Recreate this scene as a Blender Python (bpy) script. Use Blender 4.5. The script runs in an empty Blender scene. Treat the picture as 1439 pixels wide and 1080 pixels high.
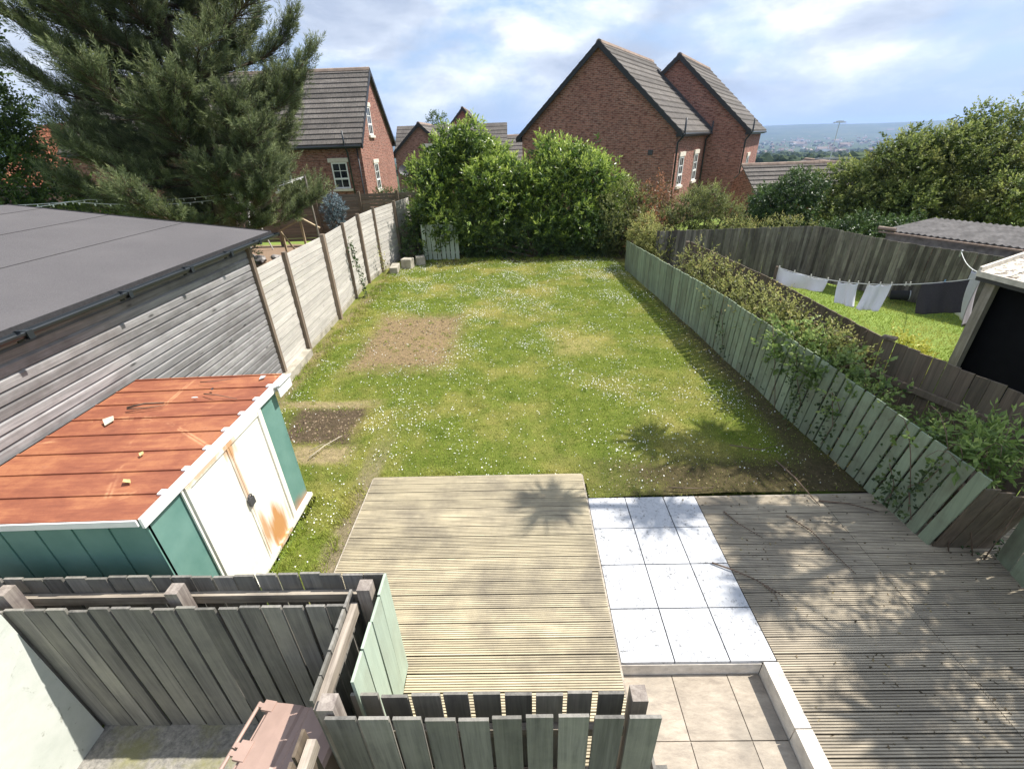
import bpy, math, random
import numpy as np
from mathutils import Vector, Matrix
random.seed(7); RNG = np.random.default_rng(11)
scene = bpy.context.scene
COL = scene.collection
V = Vector
R = math.radians
WORLD = {}          # object -> world matrix (kept by hand, no depsgraph needed)

# ------------------------------------------------------------------ helpers
def tag(o, label=None, cat=None, group=None, kind=None):
    if label: o['label'] = label
    if cat: o['category'] = cat
    if group: o['group'] = group
    if kind: o['kind'] = kind
    return o

def thing(name, label, cat, loc=(0, 0, 0), rz=0.0, group=None):
    o = bpy.data.objects.new(name, None); COL.objects.link(o)
    o.empty_display_size = .2
    o.location = loc; o.rotation_euler = (0, 0, rz)
    WORLD[o] = Matrix.Translation(V(loc)) @ Matrix.Rotation(rz, 4, 'Z')
    return tag(o, label, cat, group)

def raw_mesh(name, verts, faces_flat, loop_tot, mat, rnd=None, smooth=False, uv=True):
    verts = np.asarray(verts, dtype=np.float32).reshape(-1, 3)
    faces_flat = np.asarray(faces_flat, dtype=np.int32); loop_tot = np.asarray(loop_tot, dtype=np.int32)
    me = bpy.data.meshes.new(name)
    me.vertices.add(len(verts)); me.vertices.foreach_set('co', verts.ravel())
    me.loops.add(len(faces_flat)); me.loops.foreach_set('vertex_index', faces_flat)
    me.polygons.add(len(loop_tot))
    starts = np.concatenate([[0], np.cumsum(loop_tot)[:-1]]).astype(np.int32)
    me.polygons.foreach_set('loop_start', starts); me.polygons.foreach_set('loop_total', loop_tot)
    me.polygons.foreach_set('use_smooth', np.full(len(loop_tot), bool(smooth)))
    me.update(calc_edges=True); me.validate()
    if rnd is not None and len(rnd) == len(me.polygons):
        a = me.attributes.new('rnd', 'FLOAT', 'FACE'); a.data.foreach_set('value', np.asarray(rnd, dtype=np.float32))
    if uv and len(me.polygons):
        n = np.zeros(len(me.polygons) * 3, dtype=np.float32); me.polygons.foreach_get('normal', n); n = n.reshape(-1, 3)
        up = np.tile(np.array([0, 0, 1.], dtype=np.float32), (len(n), 1)); flat = np.abs(n[:, 2]) > .985; up[flat] = (0, 1, 0)
        u = np.cross(up, n); u /= np.maximum(np.linalg.norm(u, axis=1, keepdims=True), 1e-6); v = np.cross(n, u)
        lt = np.zeros(len(me.polygons), dtype=np.int32); me.polygons.foreach_get('loop_total', lt)
        li = np.zeros(len(me.loops), dtype=np.int32); me.loops.foreach_get('vertex_index', li)
        co = np.zeros(len(me.vertices) * 3, dtype=np.float32); me.vertices.foreach_get('co', co); P = co.reshape(-1, 3)[li]
        U = np.repeat(u, lt, 0); W_ = np.repeat(v, lt, 0)
        uvs = np.stack([(P * U).sum(1), (P * W_).sum(1)], -1).astype(np.float32)
        l = me.uv_layers.new(name='UVMap'); l.data.foreach_set('uv', uvs.ravel())
    me.materials.append(mat)
    return me

def link(name, me, parent=None, loc=None):
    o = bpy.data.objects.new(name, me); COL.objects.link(o)
    if parent is not None:
        o.parent = parent; WORLD[o] = WORLD[parent]
    else:
        if loc is not None: o.location = loc; WORLD[o] = Matrix.Translation(V(loc))
        else: WORLD[o] = Matrix()
    return o

class MB:
    """collects shapes into one mesh"""
    def __init__(s): s.v = []; s.f = []; s.r = []
    def add(s, verts, faces, r=None):
        b = len(s.v); s.v.extend([tuple(p) for p in verts])
        r = random.random() if r is None else r
        for f in faces: s.f.append([b + i for i in f]); s.r.append(r)
    def obox(s, c, u, v, w, du, dv, dw, r=None):
        c = V(c); u = V(u).normalized() * du / 2; v = V(v).normalized() * dv / 2; w = V(w).normalized() * dw / 2
        p = [c - u - v - w, c + u - v - w, c + u + v - w, c - u + v - w, c - u - v + w, c + u - v + w, c + u + v + w, c - u + v + w]
        f = [(0, 3, 2, 1), (4, 5, 6, 7), (0, 1, 5, 4), (1, 2, 6, 5), (2, 3, 7, 6), (3, 0, 4, 7)]
        if u.cross(v).dot(w) < 0: f = [t[::-1] for t in f]
        s.add(p, f, r)
    def box(s, x0, x1, y0, y1, z0, z1, r=None):
        s.obox(((x0 + x1) / 2, (y0 + y1) / 2, (z0 + z1) / 2), (1, 0, 0), (0, 1, 0), (0, 0, 1), x1 - x0, y1 - y0, z1 - z0, r)
    def bar(s, a, b, w, h, up=(0, 0, 1), r=None):
        a = V(a); b = V(b); d = b - a; n = V(up); sd = d.cross(n)
        if sd.length < 1e-5: sd = d.cross(V((1, 0, 0)))
        n = sd.cross(d)
        s.obox((a + b) / 2, d, sd, n, d.length, w, h, r)
    def tube(s, pts, rad, n=8, r=None, cap=True):
        pts = [V(p) for p in pts]; rs = rad if isinstance(rad, (list, tuple)) else [rad] * len(pts)
        b = len(s.v); r = random.random() if r is None else r; prev = None
        for i, p in enumerate(pts):
            d = (pts[min(i + 1, len(pts) - 1)] - pts[max(i - 1, 0)]).normalized()
            x = d.cross(V((0, 0, 1))) if prev is None else prev - d * prev.dot(d)
            if x.length < 1e-4: x = d.cross(V((1, 0, 0)))
            x.normalize(); y = d.cross(x); prev = x
            for k in range(n):
                a = 2 * math.pi * k / n; s.v.append(tuple(p + (x * math.cos(a) + y * math.sin(a)) * rs[i]))
        for i in range(len(pts) - 1):
            for k in range(n):
                k2 = (k + 1) % n; s.f.append([b + i * n + k, b + i * n + k2, b + (i + 1) * n + k2, b + (i + 1) * n + k]); s.r.append(r)
        if cap:
            s.f.append([b + k for k in range(n)][::-1]); s.r.append(r)
            e = b + (len(pts) - 1) * n; s.f.append([e + k for k in range(n)]); s.r.append(r)
    def prism(s, poly, axis, r=None):
        """poly: list of 3-D points (planar, ccw seen from the side -axis points away from), extruded along axis"""
        a = V(axis); p = [V(q) for q in poly]; n = len(p)
        nn = sum(((p[i] - p[0]).cross(p[i + 1] - p[0]) for i in range(1, n - 1)), V((0, 0, 0)))
        if nn.dot(a) > 0: p = p[::-1]
        vs = p + [q + a for q in p]
        fs = [list(range(n)), [n + i for i in range(n)][::-1]] + [(i, n + i, n + (i + 1) % n, (i + 1) % n) for i in range(n)]
        s.add(vs, fs, r)
    def build(s, name, mat, parent=None, loc=None, smooth=False):
        M = None
        if parent is not None: M = WORLD[parent].inverted()
        elif loc is not None: M = Matrix.Translation(-V(loc))
        vs = np.array(s.v, dtype=np.float64)
        if M is not None:
            m = np.array(M); vs = vs @ m[:3, :3].T + m[:3, 3]
        me = raw_mesh(name, vs, [i for f in s.f for i in f], [len(f) for f in s.f], mat, s.r, smooth)
        return link(name, me, parent, loc)

# ------------------------------------------------------------------ materials
class NT:
    def __init__(s, mat):
        s.t = mat.node_tree; s.t.nodes.clear()
        s.out = s.t.nodes.new('ShaderNodeOutputMaterial')
    def n(s, typ, _in=None, **props):
        nd = s.t.nodes.new('ShaderNode' + typ)
        for k, v in props.items(): setattr(nd, k, v)
        for k, v in (_in or {}).items():
            sock = nd.inputs[k]
            if isinstance(v, bpy.types.NodeSocket): s.t.links.new(v, sock)
            else: sock.default_value = v
        return nd
    def math(s, op, a, b=0.0, c=None, clamp=False):
        i = {0: a, 1: b}
        if c is not None: i[2] = c
        nd = s.n('Math', i, operation=op); nd.use_clamp = clamp
        return nd.outputs[0]
    def mix(s, fac, a, b, blend='MIX'):
        nd = s.t.nodes.new('ShaderNodeMix'); nd.data_type = 'RGBA'; nd.blend_type = blend; nd.clamp_factor = True
        for sock, v in ((nd.inputs[0], fac), (nd.inputs[6], a), (nd.inputs[7], b)):
            if isinstance(v, bpy.types.NodeSocket): s.t.links.new(v, sock)
            else: sock.default_value = v if not isinstance(v, tuple) or len(v) == 4 else (*v, 1)
        return nd.outputs[2]
    def ramp(s, fac, stops, interp='LINEAR'):
        nd = s.t.nodes.new('ShaderNodeValToRGB'); s.t.links.new(fac, nd.inputs[0]); cr = nd.color_ramp; cr.interpolation = interp
        while len(cr.elements) < len(stops): cr.elements.new(.5)
        for e, (p, c) in zip(cr.elements, stops): e.position = p; e.color = (c, c, c, 1) if not isinstance(c, tuple) else (*c, 1)
        return nd.outputs[0]
    def noise(s, vec, scale, detail=4, rough=.55, dist=0.0):
        return s.n('TexNoise', {'Vector': vec, 'Scale': scale, 'Detail': detail, 'Roughness': rough, 'Distortion': dist}).outputs[0]
    def mapping(s, vec, scale=(1, 1, 1), rot=(0, 0, 0), loc=(0, 0, 0)):
        return s.n('Mapping', {'Vector': vec, 'Scale': scale, 'Rotation': rot, 'Location': loc}).outputs[0]
    def coord(s, which='Object'): return s.n('TexCoord').outputs[which]
    def pos(s): return s.n('NewGeometry').outputs['Position']
    def rnd(s): return s.n('Attribute', attribute_name='rnd').outputs['Fac']
    def bump(s, h, strength=.3, dist=.01, normal=None):
        i = {'Height': h, 'Strength': strength, 'Distance': dist}
        if normal: i['Normal'] = normal
        return s.n('Bump', i).outputs[0]
    def bsdf(s, color, rough=.8, normal=None, spec=.3, metal=0.0, **kw):
        i = {'Base Color': color if isinstance(color, bpy.types.NodeSocket) else (*color, 1), 'Roughness': rough, 'Metallic': metal, 'Specular IOR Level': spec}
        if normal: i['Normal'] = normal
        i.update(kw)
        return s.n('BsdfPrincipled', i).outputs[0]
    def done(s, sh): s.t.links.new(sh, s.out.inputs[0])

def newmat(name):
    m = bpy.data.materials.new(name); m.use_nodes = True
    return m, NT(m)

def mat_plain(name, col, rough=.6, spec=.4, metal=0.0, var=.12, scale=6.0, bump=.0):
    m, t = newmat(name); p = t.coord()
    n = t.noise(p, scale, 5); c = t.mix(t.ramp(n, [(.3, 0.0), (.7, 1.0)]), tuple(x * (1 - var) for x in col), tuple(min(1, x * (1 + var)) for x in col))
    nm = t.bump(t.noise(p, scale * 8, 4), bump, .01) if bump else None
    t.done(t.bsdf(c, rough, nm, spec, metal)); return m

def mat_wood(name, light, dark, grain, stain=None, stain_amt=.5, knots=0.0, var=.35, moss=None, rough=.85, bump=.4, groove=None, blotch=1.7):
    """weathered boards; grain = object axis along the board; per-board value in attribute rnd"""
    m, t = newmat(name); p = t.coord(); r = t.rnd()
    sc = [22.0] * 3; sc['xyz'.index(grain)] = 1.1
    off = t.n('CombineXYZ', {0: t.math('MULTIPLY', r, 37.0), 1: t.math('MULTIPLY', r, 91.0), 2: t.math('MULTIPLY', r, 53.0)}).outputs[0]
    pv = t.n('VectorMath', {0: p, 1: off}, operation='ADD').outputs[0]
    g = t.noise(t.mapping(pv, tuple(sc)), 1.0, 6, .62, .6)
    fine = t.noise(t.mapping(pv, tuple(x * 4 if x > 2 else x * 2 for x in sc)), 1.0, 3, .6)
    f = t.math('ADD', t.math('MULTIPLY', g, .7), t.math('MULTIPLY', fine, .3))
    c = t.mix(t.ramp(f, [(.32, 0.0), (.66, 1.0)]), dark, light)
    if stain:
        b = t.noise(pv if not groove else p, blotch, 6, .68); c = t.mix(t.math('MULTIPLY', t.ramp(b, [(.45, 0.0), (.68, 1.0)]), stain_amt), c, stain)
    if moss:
        b2 = t.noise(p, .9, 6, .7); c = t.mix(t.ramp(b2, [(.5, 0.0), (.72, .75)]), c, moss)
    if knots:
        ks = [2.6] * 3; ks['xyz'.index(grain)] = .8
        vo = t.n('TexVoronoi', {'Vector': t.mapping(pv, tuple(k * 2.2 for k in ks)), 'Scale': 1.0}).outputs['Distance']
        c = t.mix(t.math('MULTIPLY', t.ramp(vo, [(.05, 1.0), (.13, 0.0)]), knots), c, tuple(x * .25 for x in dark))
    if groove is not None:
        zz = t.n('SeparateXYZ', {0: p}).outputs[2]; gm = t.n('MapRange', {0: zz, 1: groove - .0035, 2: groove - .0065, 3: 0.0, 4: 1.0}).outputs[0]
        gn = t.noise(t.mapping(p, (2.5, 30, 1)), 1.0, 5, .7); gm = t.math('MULTIPLY', gm, t.ramp(gn, [(.3, .35), (.62, 1.0)]))
        c = t.mix(t.math('MULTIPLY', gm, .85), c, tuple(x * .42 for x in dark))
    val = t.math('ADD', t.math('MULTIPLY', r, var * 2), 1 - var)
    hsv = t.n('HueSaturation', {'Color': c, 'Value': val}).outputs[0]
    t.done(t.bsdf(hsv, rough, t.bump(f, bump, .006), .25)); return m

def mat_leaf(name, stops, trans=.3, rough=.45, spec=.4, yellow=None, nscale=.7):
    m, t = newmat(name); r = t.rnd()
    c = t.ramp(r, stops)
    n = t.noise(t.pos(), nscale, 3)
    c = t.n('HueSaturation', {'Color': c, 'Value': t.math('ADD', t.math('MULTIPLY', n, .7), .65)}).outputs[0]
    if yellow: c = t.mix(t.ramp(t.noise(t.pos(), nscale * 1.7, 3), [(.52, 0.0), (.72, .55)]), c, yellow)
    d = t.bsdf(c, rough, None, spec)
    tr = t.n('BsdfTranslucent', {'Color': t.mix(.5, c, (.35, .5, .06), 'SCREEN') if False else c}).outputs[0]
    t.done(t.n('MixShader', {0: trans, 1: d, 2: tr}).outputs[0]); return m

def mat_brick(name, c1, c2, mortar, scale=1.0):
    m, t = newmat(name); uv = t.coord('UV')
    b = t.n('TexBrick', {'Vector': uv, 'Color1': (*c1, 1), 'Color2': (*c2, 1), 'Mortar': (*mortar, 1), 'Scale': scale, 'Mortar Size': .011, 'Mortar Smooth': .3, 'Bias': -.1, 'Brick Width': .23, 'Row Height': .077})
    col = t.mix(t.math('MULTIPLY', t.ramp(t.noise(uv, .9, 5), [(.4, 0.0), (.7, 1.0)]), .45), b.outputs[0], tuple(x * .55 for x in c1))
    col = t.mix(t.ramp(t.noise(t.mapping(uv, (4.4, 13, 1)), 1.0, 1), [(.5, 0.0), (.66, .75)]), col, tuple(x * .5 for x in c2)); col = t.mix(t.ramp(t.noise(uv, 9, 4, .7), [(.55, 0.0), (.75, .4)]), col, tuple(min(1, x * 1.7) for x in c2))
    t.done(t.bsdf(col, .9, t.bump(b.outputs[1], -.4, .01), .2)); return m

def mat_rooftile(name, c1, c2, lichen):
    m, t = newmat(name); uv = t.coord('UV'); r = t.rnd()
    b = t.n('TexBrick', {'Vector': uv, 'Color1': (*c1, 1), 'Color2': (*c2, 1), 'Mortar': (.02, .018, .017, 1), 'Scale': 1.0, 'Mortar Size': .006, 'Brick Width': .26, 'Row Height': .37})
    n = t.noise(uv, 14, 6, .75)
    col = t.mix(t.ramp(n, [(.5, 0.0), (.62, .75)]), b.outputs[0], lichen)
    col = t.mix(t.ramp(t.noise(uv, .8, 4), [(.35, .5), (.65, 0.0)]), col, tuple(x * .5 for x in c1))
    col = t.n('HueSaturation', {'Color': col, 'Value': t.math('ADD', t.math('MULTIPLY', r, .35), .8)}).outputs[0]
    t.done(t.bsdf(col, .9, t.bump(n, .5, .01), .2)); return m

M = {}
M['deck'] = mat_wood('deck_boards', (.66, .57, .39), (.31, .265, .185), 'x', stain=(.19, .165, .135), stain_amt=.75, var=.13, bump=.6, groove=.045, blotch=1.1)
M['deck_shade'] = mat_wood('deck_boards_shaded', (.52, .445, .33), (.24, .205, .155), 'x', stain=(.17, .15, .125), stain_amt=.6, var=.13, bump=.6, groove=.004, blotch=1.3)  # darker copy of the deck timber, with shade put into its colour
M['greyfence'] = mat_wood('grey_horizontal_boards', (.60, .57, .52), (.40, .37, .335), 'y', stain=(.36, .34, .32), stain_amt=.4, knots=.35, var=.10)
M['cladding'] = mat_wood('grey_cladding', (.34, .33, .325), (.14, .137, .138), 'y', stain=(.13, .12, .115), stain_amt=.75, knots=.85, var=.2)
M['post'] = mat_wood('post_wood', (.27, .21, .16), (.13, .10, .075), 'z', var=.2)
M['darkboard'] = mat_wood('old_dark_boards', (.245, .23, .205), (.105, .10, .092), 'z', stain=(.29, .275, .225), stain_amt=.55, var=.28, bump=.5)
M['greenboard'] = mat_wood('green_painted_boards', (.285, .345, .24), (.21, .255, .18), 'z', stain=(.14, .125, .09), stain_amt=.55, var=.16, bump=.3)
M['greenpale'] = mat_wood('pale_green_boards', (.42, .50, .40), (.33, .40, .32), 'z', stain=(.30, .32, .24), stain_amt=.5, var=.1, bump=.3)
M['railwood'] = mat_wood('weathered_rail', (.52, .45, .37), (.20, .165, .135), 'y', stain=(.12, .10, .085), stain_amt=.6, var=.12)
M['railx'] = mat_wood('weathered_rail_across', (.52, .46, .37), (.20, .165, .135), 'x', stain=(.10, .09, .08), stain_amt=.6, var=.12)
M['posttop'] = mat_wood('post_end_grain', (.42, .37, .32), (.17, .14, .12), 'z', stain=(.10, .08, .08), stain_amt=.7, var=.1)
M['brownfence'] = mat_wood('brown_boards', (.20, .155, .11), (.085, .066, .05), 'z', stain=(.11, .10, .07), stain_amt=.6, var=.25)
M['farfence'] = mat_wood('far_dark_boards', (.20, .175, .15), (.06, .053, .046), 'z', stain=(.30, .29, .23), stain_amt=.5, var=.5)
M['nbrfence'] = mat_wood('neighbour_boards', (.27, .22, .175), (.13, .105, .085), 'x', var=.18)
M['brick'] = mat_brick('red_brick', (.37, .155, .115), (.20, .085, .068), (.36, .28, .23))
M['brick_far'] = mat_brick('red_brick_far', (.32, .15, .115), (.24, .11, .09), (.32, .25, .21))
M['tile'] = mat_rooftile('roof_tiles', (.145, .128, .115), (.105, .094, .086), (.27, .25, .225))
M['redtile'] = mat_rooftile('red_roof_tiles', (.50, .16, .08), (.42, .13, .07), (.5, .25, .15))
M['black'] = mat_plain('black_trim', (.018, .018, .02), .45, .5)
M['gutter'] = mat_plain('black_gutter', (.022, .027, .032), .4, .5)
M['white'] = mat_plain('white_paint', (.78, .78, .76), .5, .4, var=.05)
M['stone'] = mat_plain('cast_stone', (.68, .62, .53), .9, .2, var=.1, bump=.2)
M['concrete'] = mat_plain('concrete', (.36, .33, .27), .95, .2, var=.3, scale=5, bump=.5)
M['coping'] = mat_plain('pale_coping', (.62, .57, .50), .9, .2, var=.22, scale=9, bump=.3)
M['rope'] = mat_plain('pale_cord', (.6, .6, .58), .8)
M['bark'] = mat_plain('bark', (.11, .085, .062), .95, .15, var=.45, scale=9, bump=.8)
M['palebark'] = mat_plain('pale_bark', (.33, .29, .23), .95, .15, var=.35, scale=9, bump=.6)
M['twig'] = mat_plain('dry_twig', (.16, .115, .085), .9, .2, var=.3, scale=12)
M['paletwig'] = mat_plain('pale_dry_twig', (.50, .44, .34), .9, .2, var=.2, scale=12)
M['felt_dark'] = mat_plain('felt_edge', (.05, .048, .05), .95, .15, var=.2, scale=30, bump=.5)
M['darkgrey'] = mat_plain('dark_metal', (.05, .05, .055), .5, .5)
M['galv'] = mat_plain('grey_metal', (.45, .46, .47), .5, .5, metal=.3)
M['cloth_white'] = mat_plain('white_cotton', (.82, .82, .84), .9, .1, var=.03, scale=20)
M['cloth_dark'] = mat_plain('dark_towelling', (.075, .07, .08), 1.0, .05, var=.15, scale=60, bump=.6)
M['cloth_grey'] = mat_plain('pale_grey_cotton', (.50, .49, .54), .9, .1, var=.04, scale=20)
M['peg'] = mat_plain('pale_peg', (.72, .70, .62), .6, .3)
M['pegblue'] = mat_plain('blue_peg', (.16, .32, .5), .5, .4)
M['bin'] = mat_plain('brown_bin_plastic', (.36, .25, .205), .5, .4, var=.08, scale=9)
M['rubber'] = mat_plain('black_rubber', (.02, .02, .02), .8, .3)
M['interior'] = mat_plain('painted_inner_shade', (.012, .012, .014), .9, .1)  # near-black colour standing for shade inside the shed and the pipe
M['bulb'] = mat_plain('pale_bulb', (.75, .74, .68), .3, .5, var=.03)
M['timber_raw'] = mat_wood('raw_timber', (.50, .40, .27), (.30, .23, .15), 'x', var=.1)
M['rubble'] = mat_plain('rubble', (.28, .26, .25), .95, .2, var=.4, scale=7, bump=.6)
M['steel'] = mat_plain('pale_steel', (.6, .62, .64), .4, .5, metal=.4)

def m_glass():
    m, t = newmat('window_glass'); n = t.noise(t.coord(), .8, 2)
    t.done(t.bsdf(t.ramp(n, [(.4, (.012, .014, .018)), (.7, (.05, .055, .06))]), .06, None, .7)); return m
M['glass'] = m_glass()

def m_felt():
    m, t = newmat('mineral_felt'); p = t.coord()
    n = t.noise(p, 160, 2, .8); b = t.noise(p, .7, 5, .6)
    c = t.mix(t.ramp(n, [(.35, 0.0), (.65, 1.0)]), (.062, .058, .060), (.135, .127, .13))
    c = t.mix(t.ramp(b, [(.4, 0.0), (.7, .35)]), c, (.15, .14, .14))
    t.done(t.bsdf(c, .95, t.bump(n, .5, .004), .2)); return m
M['felt'] = m_felt()

def m_rust():
    m, t = newmat('rusted_roof'); p = t.coord(); r = t.rnd()
    a = t.noise(p, 1.6, 6, .65, .5); b = t.noise(t.mapping(p, (1.5, 9, 9)), 1.5, 5, .7); d = t.noise(p, 38, 4, .7)
    f = t.math('ADD', t.math('MULTIPLY', a, .55), t.math('MULTIPLY', b, .45))
    c = t.ramp(f, [(.34, (.17, .055, .034)), (.48, (.265, .092, .05)), (.58, (.36, .145, .07)), (.72, (.30, .125, .08))])
    c = t.mix(t.ramp(d, [(.5, 0.0), (.75, .5)]), c, (.22, .07, .04))
    v = t.n('TexVoronoi', {'Vector': p, 'Scale': .9}, feature='DISTANCE_TO_EDGE').outputs['Distance']
    ring = t.math('MULTIPLY', t.ramp(v, [(.0, 0.0), (.012, 1.0), (.03, 0.0)]), t.ramp(a, [(.5, 0.0), (.6, .6)]))
    c = t.mix(ring, c, (.62, .34, .18))
    t.done(t.bsdf(c, .75, t.bump(d, .25, .004), .3)); return m
M['rust'] = m_rust()

def m_shedgreen():
    m, t = newmat('green_shed_paint'); p = t.coord()
    n = t.noise(p, 2.5, 5); c = t.mix(t.ramp(n, [(.35, 0.0), (.7, 1.0)]), (.10, .215, .185), (.15, .28, .24))
    z = t.n('SeparateXYZ', {0: t.pos()}).outputs[2]
    rm = t.math('MULTIPLY', t.ramp(t.math('ADD', z, t.math('MULTIPLY', n, .45)), [(.26, 1.0), (.42, 0.0)]), .8)
    c = t.mix(rm, c, (.33, .15, .07))
    t.done(t.bsdf(c, .55, None, .35)); return m
M['shedgreen'] = m_shedgreen()

def m_sheddoor():
    m, t = newmat('rusty_cream_door'); p = t.coord(); ps = t.n('SeparateXYZ', {0: t.pos()}).outputs
    n = t.noise(p, 5, 6, .7); st = t.noise(t.mapping(p, (12, 12, 1.2)), 1.0, 5, .6)
    c = t.mix(t.ramp(n, [(.45, 0.0), (.7, .5)]), (.80, .78, .70), (.70, .64, .50))
    # rust stains: lower far corner of the doors, top by the meeting edge
    def blob(cy, cz, ry, rz_, amt):
        dy = t.math('DIVIDE', t.math('SUBTRACT', ps[1], cy), ry); dz = t.math('DIVIDE', t.math('SUBTRACT', ps[2], cz), rz_)
        d = t.math('SQRT', t.math('ADD', t.math('MULTIPLY', dy, dy), t.math('MULTIPLY', dz, dz)))
        d = t.math('ADD', d, t.math('MULTIPLY', t.math('SUBTRACT', st, .5), 1.7))
        return t.math('MULTIPLY', t.ramp(d, [(.45, 1.0), (1.0, 0.0)]), amt)
    for (cy, cz, ry, rz_, amt) in ((4.02, .22, .26, .36, .95), (3.80, .35, .10, .32, .8), (3.74, 1.62, .12, .2, .8), (3.32, 1.68, .35, .06, .6), (3.72, 1.2, .05, .5, .6)):
        c = t.mix(blob(cy, cz, ry, rz_, amt), c, (.50, .23, .07))
    t.done(t.bsdf(c, .5, None, .4)); return m
M['sheddoor'] = m_sheddoor()

def m_tiles():
    m, t = newmat('white_stone_tiles'); p = t.coord()
    a = t.noise(p, 3.5, 6, .7); b = t.noise(p, 26, 5, .8); g = t.noise(t.mapping(p, (60, 60, 60)), 1.0, 2)
    c = t.mix(t.ramp(a, [(.4, 0.0), (.72, .55)]), (.50, .505, .52), (.31, .32, .335))
    c = t.mix(t.math('MULTIPLY', t.ramp(b, [(.53, 0.0), (.63, 1.0)]), t.ramp(a, [(.36, .2), (.6, 1.0)])), c, (.11, .11, .11))
    t.done(t.bsdf(c, .55, t.bump(b, .15, .003), .4)); return m
M['tiles'] = m_tiles()

def m_slab():
    m, t = newmat('riven_slabs'); p = t.coord(); r = t.rnd()
    a = t.noise(t.mapping(p, (3, 9, 3), (0, 0, .8)), 1.6, 7, .78, .25); b = t.noise(p, 30, 5, .7); big = t.noise(p, 1.6, 5, .6)
    c = t.ramp(a, [(.3, (.26, .22, .18)), (.5, (.40, .34, .27)), (.7, (.52, .45, .36))])
    c = t.mix(t.ramp(big, [(.42, 0.0), (.7, .6)]), c, (.22, .20, .17))
    c = t.n('HueSaturation', {'Color': c, 'Value': t.math('ADD', t.math('MULTIPLY', r, .25), .85)}).outputs[0]
    t.done(t.bsdf(c, .9, t.bump(t.math('ADD', a, t.math('MULTIPLY', b, .3)), .5, .01), .25)); return m
M['slab'] = m_slab()

def m_yard():
    m, t = newmat('mossy_concrete'); p = t.coord()
    a = t.noise(p, 2.2, 6, .7); b = t.noise(p, 24, 5, .75)
    c = t.ramp(b, [(.3, (.13, .125, .115)), (.6, (.30, .28, .25)), (.75, (.42, .39, .34))])
    c = t.mix(t.ramp(a, [(.46, 0.0), (.64, .8)]), c, (.22, .21, .10))
    t.done(t.bsdf(c, .95, t.bump(b, .6, .01), .2)); return m
M['yard'] = m_yard()

def m_render():
    m, t = newmat('old_white_render'); p = t.coord()
    a = t.noise(p, 1.5, 6, .65); b = t.noise(t.mapping(p, (4, 2, 2)), 3, 6, .7, 1.5)
    c = t.mix(t.ramp(a, [(.4, 0.0), (.7, .8)]), (.66, .67, .62), (.46, .50, .44))
    c = t.mix(t.ramp(b, [(.62, 0.0), (.68, .6)]), c, (.25, .25, .2))
    t.done(t.bsdf(c, .85, t.bump(b, .3, .01), .25)); return m
M['render'] = m_render()

# lawn: the same patches are used for the soil sheet and for where the blades grow
PATCH = [  # cx, cy, hx, hy, softness, noise, colour, strength
    (-2.72, 10.42, 1.12, 1.70,   .24, .42, (.29, .20, .115), .93),
    (-3.50, 6.62, .66, .56, .26, .5, (.105, .072, .05), .97),
    (-3.25, 5.75, .50, .22, .3, .6, (.38, .29, .17), .85),
    (-3.75, 7.30, .85, .12, .4, .6, (.38, .29, .17), .8),
    (1.32, 9.70, .42, .40, .7, .5, (.36, .30, .12), .7),
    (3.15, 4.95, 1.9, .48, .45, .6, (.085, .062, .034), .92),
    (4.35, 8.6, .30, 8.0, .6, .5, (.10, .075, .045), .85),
    (-4.78, 12.0, .22, 9.0, .6, .6, (.25, .19, .11), .8),
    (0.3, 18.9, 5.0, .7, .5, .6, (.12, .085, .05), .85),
    (-2.3, 4.0, .14, 1.6, .5, .5, (.27, .21, .15), .85)]

def lawn_colour(t, green1, green2, yellow):
    p = t.pos(); n1 = t.noise(p, .55, 5, .6); n2 = t.noise(p, 2.6, 5, .65); n3 = t.noise(p, 14, 4, .7)
    c = t.mix(t.ramp(n2, [(.35, 0.0), (.66, 1.0)]), green1, green2)
    c = t.mix(t.ramp(n1, [(.47, 0.0), (.66, .75)]), c, yellow)
    c = t.mix(t.ramp(n3, [(.55, 0.0), (.75, .45)]), c, yellow)
    return c, p, n2, n3

def patch_masks(t, p):
    s = t.n('SeparateXYZ', {0: p}).outputs; w = t.noise(p, 2.2, 5, .7); w2 = t.noise(p, 9, 3, .7)
    wn = t.math('ADD', t.math('MULTIPLY', t.math('SUBTRACT', w, .5), 1.6), t.math('MULTIPLY', t.math('SUBTRACT', w2, .5), .9))
    for (cx, cy, hx, hy, soft, nz, col, st) in PATCH:
        dx = t.math('DIVIDE', t.math('ABSOLUTE', t.math('SUBTRACT', s[0], cx)), hx); dy = t.math('DIVIDE', t.math('ABSOLUTE', t.math('SUBTRACT', s[1], cy)), hy)
        d = t.math('ADD', t.math('MAXIMUM', dx, dy), t.math('MULTIPLY', wn, nz))
        k = t.n('MapRange', {0: d, 1: 1 + soft, 2: 1 - soft, 3: 0.0, 4: st}).outputs[0]
        yield k, col

def m_lawn():
    m, t = newmat('lawn_soil_and_grass')
    c, p, n2, n3 = lawn_colour(t, (.105, .14, .020), (.17, .20, .034), (.33, .28, .09))
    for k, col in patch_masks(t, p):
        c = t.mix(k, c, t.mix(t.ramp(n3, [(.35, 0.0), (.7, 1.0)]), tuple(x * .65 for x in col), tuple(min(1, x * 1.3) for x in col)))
    fine = t.noise(p, 60, 3, .8)
    c = t.mix(t.ramp(fine, [(.35, .45), (.6, 0.0)]), c, (.03, .04, .012))
    t.done(t.bsdf(c, .95, t.bump(fine, .9, .02), .15)); return m
M['lawn'] = m_lawn()

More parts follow.
